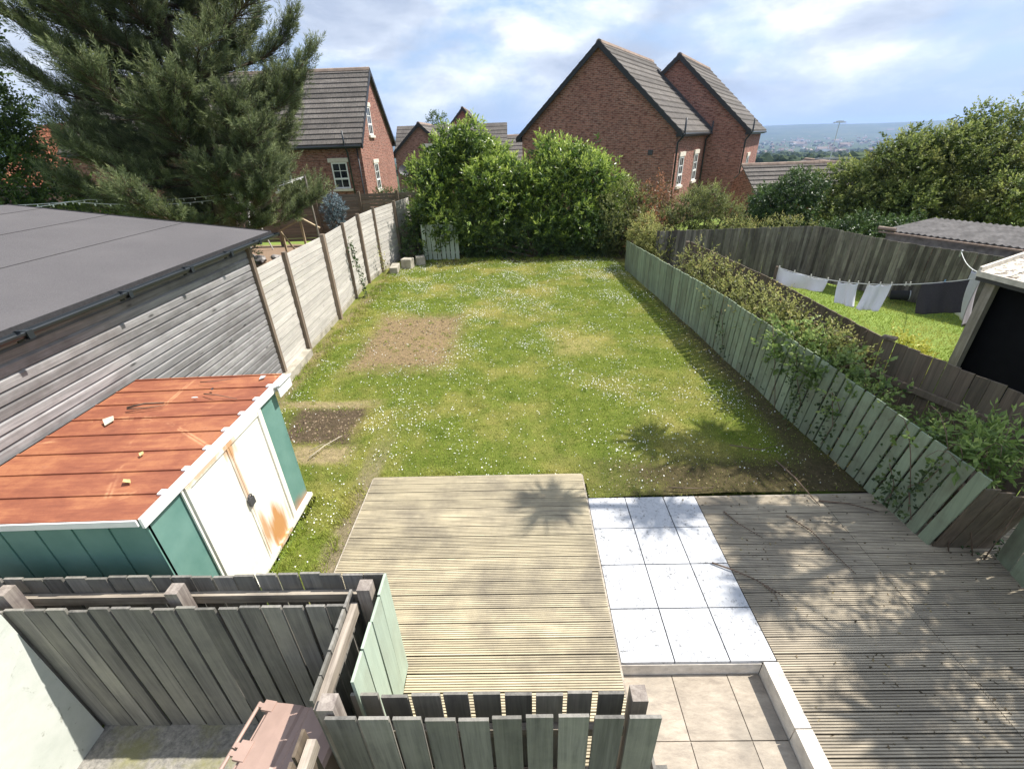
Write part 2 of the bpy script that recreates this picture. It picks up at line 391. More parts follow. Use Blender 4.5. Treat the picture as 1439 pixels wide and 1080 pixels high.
def m_blade(name, k=1.0):
    m, t = newmat(name); r = t.rnd()
    c, p, n2, n3 = lawn_colour(t, (.19 * k, .27 * k, .034 * k), (.29 * k, .36 * k, .052 * k), (.53 * k, .47 * k, .15 * k))
    c = t.n('HueSaturation', {'Color': c, 'Value': t.math('ADD', t.math('MULTIPLY', r, .7), .65)}).outputs[0]
    d = t.bsdf(c, .6, None, .25); tr = t.n('BsdfTranslucent', {'Color': c}).outputs[0]
    t.done(t.n('MixShader', {0: .3, 1: d, 2: tr}).outputs[0]); return m
M['blade'] = m_blade('grass_blades')

def m_terrain():
    m, t = newmat('terrain_ground'); p = t.pos()
    n1 = t.noise(p, .004, 6, .65); n2 = t.noise(p, .02, 5, .7); n0 = t.noise(p, .6, 5, .7)
    c = t.ramp(n1, [(.35, (.035, .05, .026)), (.5, (.06, .085, .04)), (.6, (.10, .11, .06)), (.7, (.05, .07, .035))])
    c = t.mix(t.ramp(n2, [(.5, 0.0), (.62, .8)]), c, (.025, .045, .02))
    d = t.n('VectorMath', {0: p}, operation='LENGTH').outputs['Value']
    near = t.n('MapRange', {0: d, 1: 28.0, 2: 45.0, 3: 1.0, 4: 0.0}).outputs[0]
    nearc = t.mix(t.ramp(n0, [(.42, 0.0), (.6, 1.0)]), (.14, .20, .045), (.19, .25, .06))
    c = t.mix(near, c, nearc)
    s = t.n('SeparateXYZ', {0: p}).outputs     # bare earth in the neighbour's garden on the left
    dx = t.math('DIVIDE', t.math('ABSOLUTE', t.math('SUBTRACT', s[0], -11.0)), 4.6); dy = t.math('DIVIDE', t.math('ABSOLUTE', t.math('SUBTRACT', s[1], 21.2)), 2.6)
    e = t.math('ADD', t.math('MAXIMUM', dx, dy), t.math('MULTIPLY', t.math('SUBTRACT', n0, .5), .8))
    c = t.mix(t.n('MapRange', {0: e, 1: 1.1, 2: .9}).outputs[0], c, (.24, .17, .12))
    dx = t.math('SUBTRACT', s[0], 5.1)         # dark litter strip between the two right-hand fences
    e2 = t.math('ADD', t.math('ABSOLUTE', dx), t.math('MULTIPLY', n0, .3)); yk = t.math('LESS_THAN', s[1], 16.0)
    c = t.mix(t.math('MULTIPLY', t.n('MapRange', {0: e2, 1: 1.0, 2: .7}).outputs[0], yk), c, (.05, .04, .03))
    t.done(t.bsdf(c, .95, t.bump(n0, .6, .05), .1)); return m
M['terrain'] = m_terrain()

M['laurel'] = mat_leaf('laurel_leaves', [(0.0, (.035, .075, .014)), (.4, (.105, .175, .03)), (.68, (.30, .40, .07)), (1.0, (.60, .68, .17))], .45, .32, .6)
M['pine'] = mat_leaf('pine_needles', [(0.0, (.06, .082, .036)), (.5, (.15, .185, .08)), (1.0, (.38, .41, .19))], .28, .55, .3)
M['broad'] = mat_leaf('broad_leaves', [(0.0, (.04, .075, .018)), (.5, (.085, .14, .03)), (1.0, (.17, .24, .05))], .35, .5, .35)
M['hawthorn'] = mat_leaf('hawthorn_leaves', [(0.0, (.035, .06, .016)), (.5, (.15, .20, .045)), (1.0, (.46, .50, .15))], .42, .5, .35, yellow=(.33, .29, .10))
M['darkgreen'] = mat_leaf('dark_leaves', [(0.0, (.022, .045, .013)), (.5, (.055, .10, .025)), (1.0, (.13, .20, .045))], .25, .42, .45)
M['olive'] = mat_leaf('olive_leaves', [(0.0, (.055, .068, .025)), (.5, (.16, .185, .055)), (1.0, (.38, .40, .13))], .35, .5, .35)
M['redtip'] = mat_leaf('red_tip_leaves', [(0.0, (.07, .075, .03)), (.5, (.25, .15, .075)), (1.0, (.58, .22, .12))], .35, .45, .4)
M['bramble'] = mat_leaf('bramble_leaves', [(0.0, (.06, .075, .022)), (.45, (.24, .255, .075)), (.8, (.47, .47, .15)), (1.0, (.52, .38, .17))], .42, .5, .35)
M['freshleaf'] = mat_leaf('fresh_bramble_leaves', [(0.0, (.07, .12, .03)), (.5, (.20, .29, .075)), (1.0, (.42, .50, .17))], .38, .45, .4)
M['ivy'] = mat_leaf('ivy_leaves', [(0.0, (.02, .04, .013)), (.6, (.05, .085, .025)), (1.0, (.12, .17, .05))], .2, .45, .4)
M['hedge'] = mat_leaf('hedge_leaves', [(0.0, (.09, .15, .025)), (.5, (.19, .27, .045)), (1.0, (.34, .42, .09))], .3, .5, .35)
M['bluegrey'] = mat_leaf('blue_grey_leaves', [(0.0, (.07, .11, .12)), (.5, (.16, .22, .25)), (1.0, (.33, .40, .44))], .2, .5, .35)
M['golden'] = mat_leaf('golden_leaves', [(0.0, (.25, .27, .03)), (.5, (.45, .45, .06)), (1.0, (.65, .62, .15))], .3, .5, .35)
M['cordy'] = mat_leaf('sword_leaves', [(0.0, (.05, .08, .03)), (1.0, (.16, .21, .08))], .2, .5, .35)
def m_littered():
    m, t = newmat('littered_pale_roof'); p = t.coord(); n = t.noise(p, 7, 6, .75); b = t.noise(p, 1.5, 4)
    c = t.mix(t.ramp(b, [(.35, 0.0), (.7, 1.0)]), (.50, .46, .38), (.66, .62, .54)); c = t.mix(t.ramp(n, [(.5, 0.0), (.56, .95)]), c, (.10, .07, .05))
    t.done(t.bsdf(c, .8, t.bump(n, .5, .01), .3)); return m
M['roofboard'] = m_littered()
M['postpale'] = mat_wood('pale_grey_post', (.50, .45, .38), (.20, .175, .15), 'z', stain=(.14, .12, .10), stain_amt=.5, var=.1)
M['petal'] = mat_plain('white_petals', (.85, .85, .80), .8, .2, var=.04)
M['fallen'] = mat_plain('fallen_leaf_yellow', (.55, .42, .18), .8, .2, var=.3, scale=20)

# ------------------------------------------------------------------ foliage
def unit(a): return a / np.maximum(np.linalg.norm(a, axis=-1, keepdims=True), 1e-9)

def leaf_arrays(P, D, S, l, w, fold=.25):
    D = unit(D); S = unit(S - D * (S * D).sum(-1, keepdims=True)); N = np.cross(S, D)
    l = np.asarray(l).reshape(-1, 1); w = np.asarray(w).reshape(-1, 1)
    m = P + D * l * .45 + N * w * fold
    return np.stack([P, m + S * w / 2, P + D * l, m - S * w / 2], 1)

def leaf_object(name, quads, rnd, mat, parent=None, loc=None):
    n = len(quads); v = quads.reshape(-1, 3)
    if parent is not None:
        m = np.array(WORLD[parent].inverted()); v = v @ m[:3, :3].T + m[:3, 3]
    elif loc is not None: v = v - np.array(loc)
    me = raw_mesh(name, v, np.arange(n * 4), np.full(n, 4), mat, rnd, uv=False)
    return link(name, me, parent, loc)

def shoots_to_leaves(P, D, per, slen, ll, lw, base_rnd, droop=.15, spread=(65, 25), jit=.25, tipw=.45):
    n = len(P); D = unit(D)
    a = unit(np.cross(D, RNG.normal(size=(n, 3)))); b = np.cross(D, a)
    Q = []; C = []
    ph = RNG.random(n) * 6.28
    for k in range(per):
        f = (k + .5) / per; ang = ph + k * 2.4; phi = np.radians(spread[0] + (spread[1] - spread[0]) * f) + RNG.normal(size=n) * .15
        side = a * np.cos(ang)[:, None] + b * np.sin(ang)[:, None]
        d = D * np.cos(phi)[:, None] + side * np.sin(phi)[:, None]; d = d + RNG.normal(size=(n, 3)) * jit; d[:, 2] -= droop * (1 - f)
        s = np.cross(D, side) + RNG.normal(size=(n, 3)) * .35
        sc = (.7 + .5 * RNG.random(n)) * (1 - .25 * f)
        Q.append(leaf_arrays(P + D * (slen * f)[:, None], d, s, ll * sc, lw * sc)); C.append(np.clip(base_rnd * (1 - tipw) + tipw * f + RNG.normal(size=n) * .07, 0, 1))
    return np.concatenate(Q), np.concatenate(C)

def shell(lobes, n, inner=.72, zmin=-9, seed=0, rough=.16):
    L = np.array(lobes, float); area = (L[:, 3] * L[:, 4] + L[:, 4] * L[:, 5] + L[:, 3] * L[:, 5]); pk = area / area.sum()
    P = []; Nn = []; cnt = 0
    rs = np.random.default_rng(seed + 5); fr = rs.normal(size=(7, 3)) * 3.2; phs = rs.random(7) * 6.28
    while cnt < n:
        m = n * 2; i = RNG.choice(len(L), m, p=pk); d = unit(RNG.normal(size=(m, 3)))
        bumpy = 1 + rough * np.sin(d @ fr.T + phs + i[:, None]).sum(1) / 2.2
        rr = (inner + (1.03 - inner) * RNG.random(m) ** .6) * bumpy
        p = L[i, :3] + d * L[i, 3:6] * rr[:, None]; ok = p[:, 2] > zmin
        for j in range(len(L)):
            q = np.linalg.norm((p - L[j, :3]) / L[j, 3:6], axis=1); ok &= ~((q < .66) & (i != j))
        nn = unit(d / L[i, 3:6]); P.append(p[ok]); Nn.append(nn[ok]); cnt += ok.sum()
    return np.concatenate(P)[:n], np.concatenate(Nn)[:n]

def shrub(name, label, cat, lobes, n, per, slen, ll, lw, mat, loc, stems=5, up=.5, zmin=.02, inner=.72, seed=0, group=None, stem_mat='bark', stem_r=.035, trunk=None, rough=.16, rand=.35, fill=.25, clumps=0, cr=(.3, .5)):
    lobes = list(lobes)
    if clumps:
        Pc, Nc = shell(lobes, clumps, .92, zmin + .3, seed + 50, .1); rs_ = np.random.default_rng(seed + 77)
        for p_, n_ in zip(Pc, Nc):
            r_ = rs_.uniform(*cr); lobes.append((*(p_ + n_ * r_ * .1), r_, r_, r_ * rs_.uniform(.75, 1.15)))
    t = thing(name, label, cat, loc, 0, group)
    P, N = shell(lobes, n, inner, zmin, seed, rough)
    D = N + np.array([0, 0, up]) + RNG.normal(size=N.shape) * rand
    br = np.clip(.45 + .3 * N[:, 2] + RNG.normal(size=len(P)) * .16, 0, 1)  # upward-facing shoots get lighter leaves: light from above put into the colour
    q, c = shoots_to_leaves(P, D, per, slen * (.6 + .8 * RNG.random(len(P))), ll, lw, br)
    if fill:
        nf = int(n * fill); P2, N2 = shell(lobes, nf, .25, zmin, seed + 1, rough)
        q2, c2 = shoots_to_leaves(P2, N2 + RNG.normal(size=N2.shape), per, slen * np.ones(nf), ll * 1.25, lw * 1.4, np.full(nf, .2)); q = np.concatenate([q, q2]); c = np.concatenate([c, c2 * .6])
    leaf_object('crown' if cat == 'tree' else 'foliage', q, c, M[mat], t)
    mb = MB(); L = np.array(lobes); base = V(loc)
    if trunk: mb.tube([base + V((0, 0, -.1)), base + V((trunk[0] * .3, trunk[1] * .3, trunk[2] * .5)), base + V(trunk[:3])], [trunk[3], trunk[3] * .8, trunk[3] * .55], 9)
    top = base + V(trunk[:3]) if trunk else base
    for i in range(stems):
        l = L[i % len(L)]; e = V(l[:3]) + V(RNG.normal(size=3) * .3 * l[3:6]); s0 = top + V((*(RNG.normal(size=2) * .12), -.05 if not trunk else -.3))
        mid = (s0 + e) / 2 + V(RNG.normal(size=3) * .12)
        mb.tube([s0, mid, e], [stem_r * 1.2, stem_r, stem_r * .4], 6)
        for k in range(3):
            e2 = mid.lerp(e, .3 + .25 * k) + V(RNG.normal(size=3) * l[3:6] * .4); mb.tube([mid.lerp(e, .2 + .25 * k), e2], [stem_r * .5, stem_r * .18], 5)
    mb.build('trunk' if trunk else 'stem', M[stem_mat], t, smooth=True)
    return t

# ------------------------------------------------------------------ camera, world, sun
f, cp, cr_, cy = 632.316, R(28.4788788), R(-2.0180227), R(-1.3280097)
fw = V((math.sin(cy) * math.cos(cp), math.cos(cy) * math.cos(cp), -math.sin(cp))); rt = V((math.cos(cy), -math.sin(cy), 0)); up = rt.cross(fw)
Rr = rt * math.cos(cr_) + up * math.sin(cr_); Uu = up * math.cos(cr_) - rt * math.sin(cr_)
cam = bpy.data.cameras.new('camera'); co = bpy.data.objects.new('camera', cam); COL.objects.link(co)
cam.sensor_width = 36; cam.lens = 36 * f / 1439; cam.clip_start = .05; cam.clip_end = 20000
mw = Matrix((Rr, Uu, -fw)).transposed().to_4x4(); mw.translation = V((0, 0, 4.3)); co.matrix_world = mw
scene.camera = co

SUN = V((.525, .131, .841)).normalized()
sl = bpy.data.lights.new('sun', 'SUN'); sl.energy = 5.0; sl.angle = R(.53); sl.color = (1, .955, .88)
so = bpy.data.objects.new('sun', sl); COL.objects.link(so); so.rotation_euler = SUN.to_track_quat('Z', 'Y').to_euler(); so.location = (20, 5, 40)

w = bpy.data.worlds.new('World'); scene.world = w; w.use_nodes = True
nt = w.node_tree; nt.nodes.clear()
class WT(NT):
    def __init__(s, tree): s.t = tree; s.out = tree.nodes.new('ShaderNodeOutputWorld')
t = WT(nt)
sky = t.n('TexSky', sky_type='NISHITA'); sky.sun_disc = False; sky.sun_elevation = R(57); sky.sun_rotation = R(76); sky.air_density = 1.2; sky.dust_density = 1.5
g = t.coord('Generated'); 
sep = t.n('SeparateXYZ', {0: g}).outputs
gm = t.mapping(g, (1.0, 1.0, 2.7), loc=(.35, .1, .0))
n1 = t.noise(gm, 2.6, 9, .58, .25); n2 = t.noise(t.mapping(g, (1.0, 1.0, 2.6), loc=(3.1, 1.7, .4)), 4.6, 8, .56, .2)
cover = t.ramp(n1, [(.36, 0.0), (.52, 1.0)])
shade = t.ramp(n2, [(.36, (3.5, 3.95, 4.9)), (.49, (5.1, 5.55, 6.3)), (.60, (7.9, 8.1, 8.3))])
bluesky = t.mix(.65, sky.outputs[0], (2.6, 4.1, 6.9))
c = t.mix(t.math('MULTIPLY', cover, .88), bluesky, shade)
low = t.n('MapRange', {0: sep[2], 1: .10, 2: .0, 3: 0.0, 4: .6}).outputs[0]
c = t.mix(low, c, (3.3, 4.4, 6.3))
bg = t.n('Background', {'Color': c, 'Strength': .1})
t.done(bg.outputs[0])
scene.view_settings.view_transform = 'Standard'; scene.view_settings.look = 'None'; scene.view_settings.exposure = .68; scene.view_settings.gamma = 1
scene.cycles.max_bounces = 6; scene.cycles.transparent_max_bounces = 8; scene.cycles.volume_bounces = 0
# ------------------------------------------------------------------ the ground, far land
def smooth(a, b, x): u = np.clip((x - a) / (b - a), 0, 1); return u * u * (3 - 2 * u)
def ridge_noise(az, seed):
    rs = np.random.default_rng(seed); s = 0
    for k in range(1, 9): s = s + rs.normal() * np.sin(az * k * 5.3 + rs.random() * 6.28) / k ** .8
    return s
radii = [0, 2, 4, 5.5, 6.15, 8, 12, 18, 24, 28, 34, 42, 55, 75, 100, 140, 190, 260, 350, 480, 650, 850, 1100, 1400, 1800, 2300, 2900, 3500, 4100, 4600, 5000, 5400, 5800, 6200, 6600, 7200, 8000]
azs = np.radians(np.arange(0, 360, .75)); va = []; 
for r_ in radii:
    x = r_ * np.sin(azs); y = r_ * np.cos(azs)
    z = -.6 + .53 * smooth(5.5, 6.1, np.full_like(x, r_))
    fy = np.maximum(y, 0) if r_ < 60 else np.full_like(y, r_) * (.5 + .5 * np.cos(azs / 2) ** 2)
    z = z - 1.1 * smooth(24, 44, fy) - 7 * smooth(44, 160, fy) - 17 * smooth(150, 600, fy) - 33 * smooth(500, 1900, fy)
    rise = 55 + 62 * (1 + .13 * ridge_noise(azs, 3))
    z = z + rise * smooth(3600, 6500 + 400 * np.sin(azs * 9), np.full_like(x, r_)) * (1 + .06 * np.sin(azs * 41 + r_ * .003))
    va.append(np.stack([x, y, z], -1))
va = np.array(va); nr, na = va.shape[:2]
idx = np.arange(nr * na).reshape(nr, na)
q = np.stack([idx[:-1], np.roll(idx[:-1], -1, 1), np.roll(idx[1:], -1, 1), idx[1:]], -1).reshape(-1, 4)[:, ::-1]
q = np.concatenate([q[na:]]) # the innermost ring collapses to a point; its fan follows
fan = np.stack([idx[1], np.roll(idx[1], -1)], -1)
flat = np.concatenate([q.ravel(), np.stack([np.full(na, idx[0, 0]), fan[:, 0], fan[:, 1]], -1)[:, ::-1].ravel()])
lt = np.concatenate([np.full(len(q), 4), np.full(na, 3)])
me = raw_mesh('terrain', va.reshape(-1, 3), flat, lt, M['terrain'], None, True, uv=False)
tag(link('terrain', me), kind='structure')

# lawn sheet (finely divided so it can undulate), cut round the decks and the yard
gx = np.arange(-5.3, 4.95, .1); gy = np.arange(2.4, 20.3, .1); X, Y = np.meshgrid(gx, gy, indexing='ij')
def lawn_h(x, y):
    return .012 * np.sin(x * 1.7 + y * .6) + .01 * np.sin(y * 2.3 - x * .8) + .006 * np.sin(x * 5.1 + 1.3 * y) - .028 * np.clip(1 - np.abs(y - 5) / 1.2, 0, 1)
Z = lawn_h(X, Y)
ii = np.arange(X.size).reshape(X.shape); cxm = (X[:-1, :-1] + .05); cym = (Y[:-1, :-1] + .05)
keep = ~((cxm > -2.1) & (cym < 5.0)) | ((cxm > .9) & (cym > 4.66)); keep &= ~((cxm > .9) & (cym < 4.6)); keep &= ~((cxm < -2.9) & (cxm > -4.9) & (cym > 2.7) & (cym < 4.8)); 
q = np.stack([ii[:-1, :-1], ii[1:, :-1], ii[1:, 1:], ii[:-1, 1:]], -1)[keep]
me = raw_mesh('lawn', np.stack([X, Y, Z], -1).reshape(-1, 3), q.ravel(), np.full(len(q), 4), M['lawn'], None, True, uv=False)
tag(link('lawn', me), kind='structure')

def patch_prob(x, y):
    k = np.ones_like(x)
    wob = .18 * np.sin(x * 4.1 + y * 2.3) + .15 * np.sin(x * 9.7 - y * 7.1)
    for (cx, cy, hx, hy, soft, nz, col, st) in PATCH:
        d = np.maximum(np.abs(x - cx) / hx, np.abs(y - cy) / hy) + wob * nz
        k *= 1 - st * .97 * np.clip((1 + soft - d) / (2 * soft), 0, 1)
    return k

def grass(name, x, y, z, h, wdt, mat, kind='stuff'):
    n = len(x); P = np.stack([x, y, z], -1); d = RNG.normal(size=(n, 3)) * .55; d[:, 2] = 1; a = RNG.random(n) * 6.28
    S = np.stack([np.cos(a), np.sin(a), 0 * a], -1); d = unit(d)
    v = np.stack([P - S * (wdt / 2)[:, None], P + S * (wdt / 2)[:, None], P + d * h[:, None]], 1)
    me = raw_mesh(name, v.reshape(-1, 3), np.arange(n * 3), np.full(n, 3), mat, RNG.random(n), uv=False)
    return tag(link(name, me), kind=kind)

N = 420000
x = RNG.uniform(-5.0, 4.6, N); y = 2.5 + 17.2 * RNG.random(N) ** 1.35
k = patch_prob(x, y)
inside = ~((x > -2.17) & (y < 5.13)) | ((x > .86) & (y > 4.66)); inside &= ~((x < -2.97) & (x > -4.9) & (y > 2.5) & (y < 4.9)); inside &= x < (4.72 - (y - 3.7) * .058); inside &= ~((x < -3.2) & (y < 2.7))
clump = .62 + .38 * np.sin(x * 3.1 + 1.7 * np.sin(y * 2.2)) * np.sin(y * 2.7 + 1.1 * np.sin(x * 1.9))
ok = inside & (RNG.random(N) < k * (.45 + .55 * clump)); x, y = x[ok], y[ok]
edge = np.exp(-((x + 4.7) / .5) ** 2) + np.exp(-((y - 18.6) / .6) ** 2)
hh = (.014 + .03 * RNG.random(len(x)) ** 1.5) * (1 + .9 * edge)
grass('grass', x, y, lawn_h(x, y) - .002, hh, .006 + .004 * RNG.random(len(x)) + .0006 * y, M['blade'])
cx_ = np.concatenate([RNG.normal(-4.72, .12, 130), RNG.normal(-2.42, .07, 40), RNG.normal(-2.85, .05, 30), RNG.uniform(-3.8, 4.2, 150), RNG.uniform(-4.6, 3.8, 260), RNG.uniform(-2.1, .8, 40)])
cy_ = np.concatenate([RNG.uniform(8.4, 18.6, 130), RNG.uniform(2.7, 5.0, 40), RNG.uniform(2.8, 4.9, 30), RNG.normal(18.75, .25, 150), RNG.uniform(5.4, 18, 260), RNG.normal(5.19, .03, 40)])
k_ = np.repeat(np.arange(len(cx_)), 34); x = cx_[k_] + RNG.normal(size=len(k_)) * .045; y = cy_[k_] + RNG.normal(size=len(k_)) * .045
th_ = np.where(k_ >= 350, np.where(k_ >= 610, .05, .045), .085); grass('grass_tufts', x, y, lawn_h(x, y) - .002, th_ * (.5 + RNG.random(len(x))), .007 + .0005 * y, M['blade'])
n = 2600; x = np.concatenate([RNG.uniform(-3.85, -1.65, 1500), RNG.uniform(-4.1, -2.9, 700), RNG.normal(-4.74, .12, 400)]); y = np.concatenate([RNG.uniform(8.8, 12.0, 1500), RNG.uniform(6.05, 7.15, 700), RNG.uniform(8.6, 18, 400)]); r0 = .006 + .022 * RNG.random(n) ** 3
oc = np.array([[1, 0, 0], [-1, 0, 0], [0, 1, 0], [0, -1, 0], [0, 0, 1], [0, 0, -.6]], float); of = np.array([[0, 2, 4], [2, 1, 4], [1, 3, 4], [3, 0, 4], [2, 0, 5], [1, 2, 5], [3, 1, 5], [0, 3, 5]])
P = oc[None] * r0[:, None, None] * (.6 + .8 * RNG.random((n, 6, 1))) * np.array([1, 1, .7]); a = RNG.random(n) * 6.28; ca, sa = np.cos(a)[:, None], np.sin(a)[:, None]
P = np.stack([P[..., 0] * ca - P[..., 1] * sa, P[..., 0] * sa + P[..., 1] * ca, P[..., 2]], -1) + np.stack([x, y, lawn_h(x, y) + r0 * .2], -1)[:, None]
m_, t_ = newmat('soil_crumb'); t_.done(t_.bsdf(t_.ramp(t_.rnd(), [(0.0, (.07, .05, .035)), (.6, (.20, .145, .09)), (1.0, (.36, .28, .19))]), .95)); M['crumb'] = m_
me = raw_mesh('soil_crumbs', P.reshape(-1, 3), (np.arange(n)[:, None, None] * 6 + of[None]).ravel(), np.full(n * 8, 3), M['crumb'], np.repeat(RNG.random(n), 8), uv=False); tag(link('soil_crumbs', me), kind='stuff')
N = 70000
x = RNG.uniform(5.9, 13.2, N); y = RNG.uniform(5.2, 15, N); ok = (x > 5.9 + .0 * y) & (y < 23.2 - x * .9 + 1.5) & ~((x > 7.4) & (y < 7.6) & (x < 13)); x, y = x[ok], y[ok]
M['blade2'] = m_blade('neighbour_grass_blades', 1.15)
grass('neighbour_grass', x, y, 0 * x - .07, .02 + .05 * RNG.random(len(x)), .012 + .006 * RNG.random(len(x)), M['blade2'])
N = 16000
x = RNG.uniform(-11, -5.4, N); y = RNG.uniform(10, 19.5, N); grass('neighbour_lawn_grass', x, y, 0 * x - .07, .02 + .04 * RNG.random(N), .014 + 0 * x, M['blade2'])
# clover and daisies: thousands of small white flower heads
N = 42000
x = RNG.uniform(-4.9, 4.5, N); y = 2.6 + 16.6 * RNG.random(N) ** 1.1
den = (.15 + .85 * np.clip(np.sin(x * 1.9 + 2.2 * np.sin(y * .9)) * np.sin(y * 1.3 + 1.4 * np.sin(x * 1.1)) + np.sin(x * 5 + y * 3.3) * .35 + .25, 0, 1)) * patch_prob(x, y)
ins = ~((x > -2.2) & (y < 5.15)) | ((x > .86) & (y > 4.7)); ins &= ~((x < -2.95) & (y < 4.9)); ins &= x < (4.62 - (y - 3.7) * .058)
ok = ins & (RNG.random(N) < den * .85); x, y = x[ok], y[ok]; n = len(x)
c0 = np.stack([x, y, lawn_h(x, y) + .018 + .025 * RNG.random(n)], -1); rr = (.0034 + .0062 * RNG.random(n) ** 1.8) * (1 + .035 * y)
nrm = unit(np.stack([RNG.normal(size=n) * .45, RNG.normal(size=n) * .45 - .15, np.ones(n)], -1)); a_ = unit(np.cross(nrm, RNG.normal(size=(n, 3)))); b_ = np.cross(nrm, a_)
vv = [c0 + nrm * (rr * .5)[:, None]] + [c0 + (a_ * math.cos(k) + b_ * math.sin(k)) * rr[:, None] for k in np.arange(6) * math.pi / 3]
vv = np.stack(vv, 1); tri = np.array([[0, 1 + k, 1 + (k + 1) % 6] for k in range(6)]).ravel()
me = raw_mesh('clover_flowers', vv.reshape(-1, 3), (np.arange(n)[:, None] * 7 + tri[None]).ravel(), np.full(n * 6, 3), M['petal'], None, uv=False)
tag(link('clover_flowers', me), kind='stuff')
# dead leaves and bits strewn over the soil along the fences and on the decks
N = 1500
x = np.concatenate([RNG.normal(-4.75, .16, 500), RNG.uniform(1.2, 4.6, 420), RNG.uniform(2.4, 5.6, 380), RNG.normal(4.25, .2, 200)]); y = np.concatenate([RNG.uniform(8.4, 18, 500), RNG.normal(4.95, .25, 420), RNG.uniform(1.6, 4.6, 380), RNG.uniform(4.8, 14, 200)])
P = np.stack([x, y, np.where((x > 2.3) & (y < 4.64), .008, .03)], -1); d = RNG.normal(size=(N, 3)); d[:, 2] *= .2; s = RNG.normal(size=(N, 3)); s[:, 2] *= .25
me_q = leaf_arrays(P, unit(d), s, .018 + .03 * RNG.random(N), .008 + .014 * RNG.random(N), .1)
M['litter'] = mat_leaf('leaf_litter', [(0.0, (.05, .04, .025)), (.6, (.14, .105, .06)), (1.0, (.33, .27, .14))], .1, .8, .2)
tag(leaf_object('leaf_litter', me_q, RNG.random(N), M['litter']), kind='stuff')

# yard behind the decks, sunk path
mb = MB(); mb.box(-4.02, -1.38, .2, 2.22, -.75, -.45); tag(mb.build('yard', M['yard']), kind='structure')
mb = MB()
ys = [2.436, 1.9, 1.36, .82]; xs = [.86, 1.348, 1.862, 2.163]
for i in range(3):
    for j in range(3): mb.box(xs[i] + .004, xs[i + 1] - .004, ys[j + 1] + .004, ys[j] - .004, -.25, -.172 + random.uniform(-.003, .003))
mb.box(.862, 2.162, .83, 2.434, -.3, -.185, .1)
tag(mb.build('path', M['slab']), kind='structure')

# ------------------------------------------------------------------ decks, tiles, coping
def deck_boards(mb, x0, x1, y0, y1, top, pitch=.162, joints=(), notch=None):
    y = y1; 
    while y - .02 > y0:
        ya = max(y - pitch + .006, y0); segs = [(x0, x1)]
        if notch and (ya + y) / 2 < notch[1]: segs = [(notch[0], x1)]
        for j in joints:
            segs = [s for a, b in segs for s in (((a, j - .003), (j + .003, b)) if a < j < b else ((a, b),))]
        for a, b in segs:
            r = random.random(); ng = 7; wd = (y - ya) / ng; pr = []
            for k in range(ng):
                u = ya + k * wd; pr += [(u + wd * .06, top), (u + wd * .60, top), (u + wd * .66, top - .009), (u + wd * .94, top - .009)]
            pr = [(ya, top - .03)] + [(ya, top - .004)] + pr + [(y - .001, top - .004), (y - .001, top - .03)]
            n = len(pr); dz = random.uniform(-.002, .002)
            vs = [(a, p[0], p[1] + dz) for p in pr] + [(b, p[0], p[1] + dz) for p in pr]
            mb.add(vs, [(i, n + i, n + (i + 1) % n, (i + 1) % n)[::-1] for i in range(n)] + [tuple(range(n))[::-1], tuple(n + i for i in range(n))], r)
        y -= pitch
t = thing('timber_deck', 'pale sunlit grooved timber deck stepping out from the dark enclosure fences to the lawn', 'deck', (-.5, 3.6, 0), 0)
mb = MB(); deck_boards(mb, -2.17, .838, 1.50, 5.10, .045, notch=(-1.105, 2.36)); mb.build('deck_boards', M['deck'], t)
mb = MB(); mb.box(-2.168, .836, 5.102, 5.122, -.1, .03); mb.box(.84, .858, 2.2, 5.10, -.1, .028); mb.box(-2.192, -2.172, 2.5, 5.10, -.1, .03); mb.box(.84, .857, 1.5, 2.2, -.26, .028); mb.build('edge_board', M['railx'], t)
t = thing('timber_deck', 'wide grey timber deck lying mostly in dappled tree shade beside the green fence', 'deck', (4.2, 3.2, 0), 0)
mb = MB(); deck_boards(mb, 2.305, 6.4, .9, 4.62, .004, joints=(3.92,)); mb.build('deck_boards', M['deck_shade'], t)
mb = MB(); mb.box(2.305, 5.3, 4.622, 4.64, -.1, -.004); mb.build('edge_board', M['railx'], t)

t = thing('tiled_step', 'platform of twelve white speckled stone tiles set between the two timber decks', 'paving', (1.57, 3.5, 0), 0)
mb = MB(); xs = [.862, 1.362, 1.872, 2.296]; ys = [4.63, 4.083, 3.536, 2.989, 2.442]
for j in range(4):
    for i in range(3):
        mb.box(xs[i] + .006, xs[i + 1] - .006, ys[j + 1] + .006, ys[j] - .006, -.02, .012 + random.uniform(-.001, .001))
mb.build('tile', M['tiles'], t)
mb = MB(); mb.box(.862, 2.294, 2.46, 4.62, -.4, .0); mb.build('base', M['black'], t)
mb = MB(); mb.box(.862, 2.163, 2.438, 2.455, -.25, -.022); mb.build('riser', M['coping'], t)
t = thing('coping_wall', 'low pale stone kerb wall stepping down beside the sunken slab path', 'wall', (2.23, 1.7, -.17))
mb = MB()
for y0, y1 in ((1.905, 2.434), (1.35, 1.896), (.8, 1.341)): mb.box(2.166, 2.3, y0, y1, -.3, .016)
mb.build('coping', M['coping'], t)

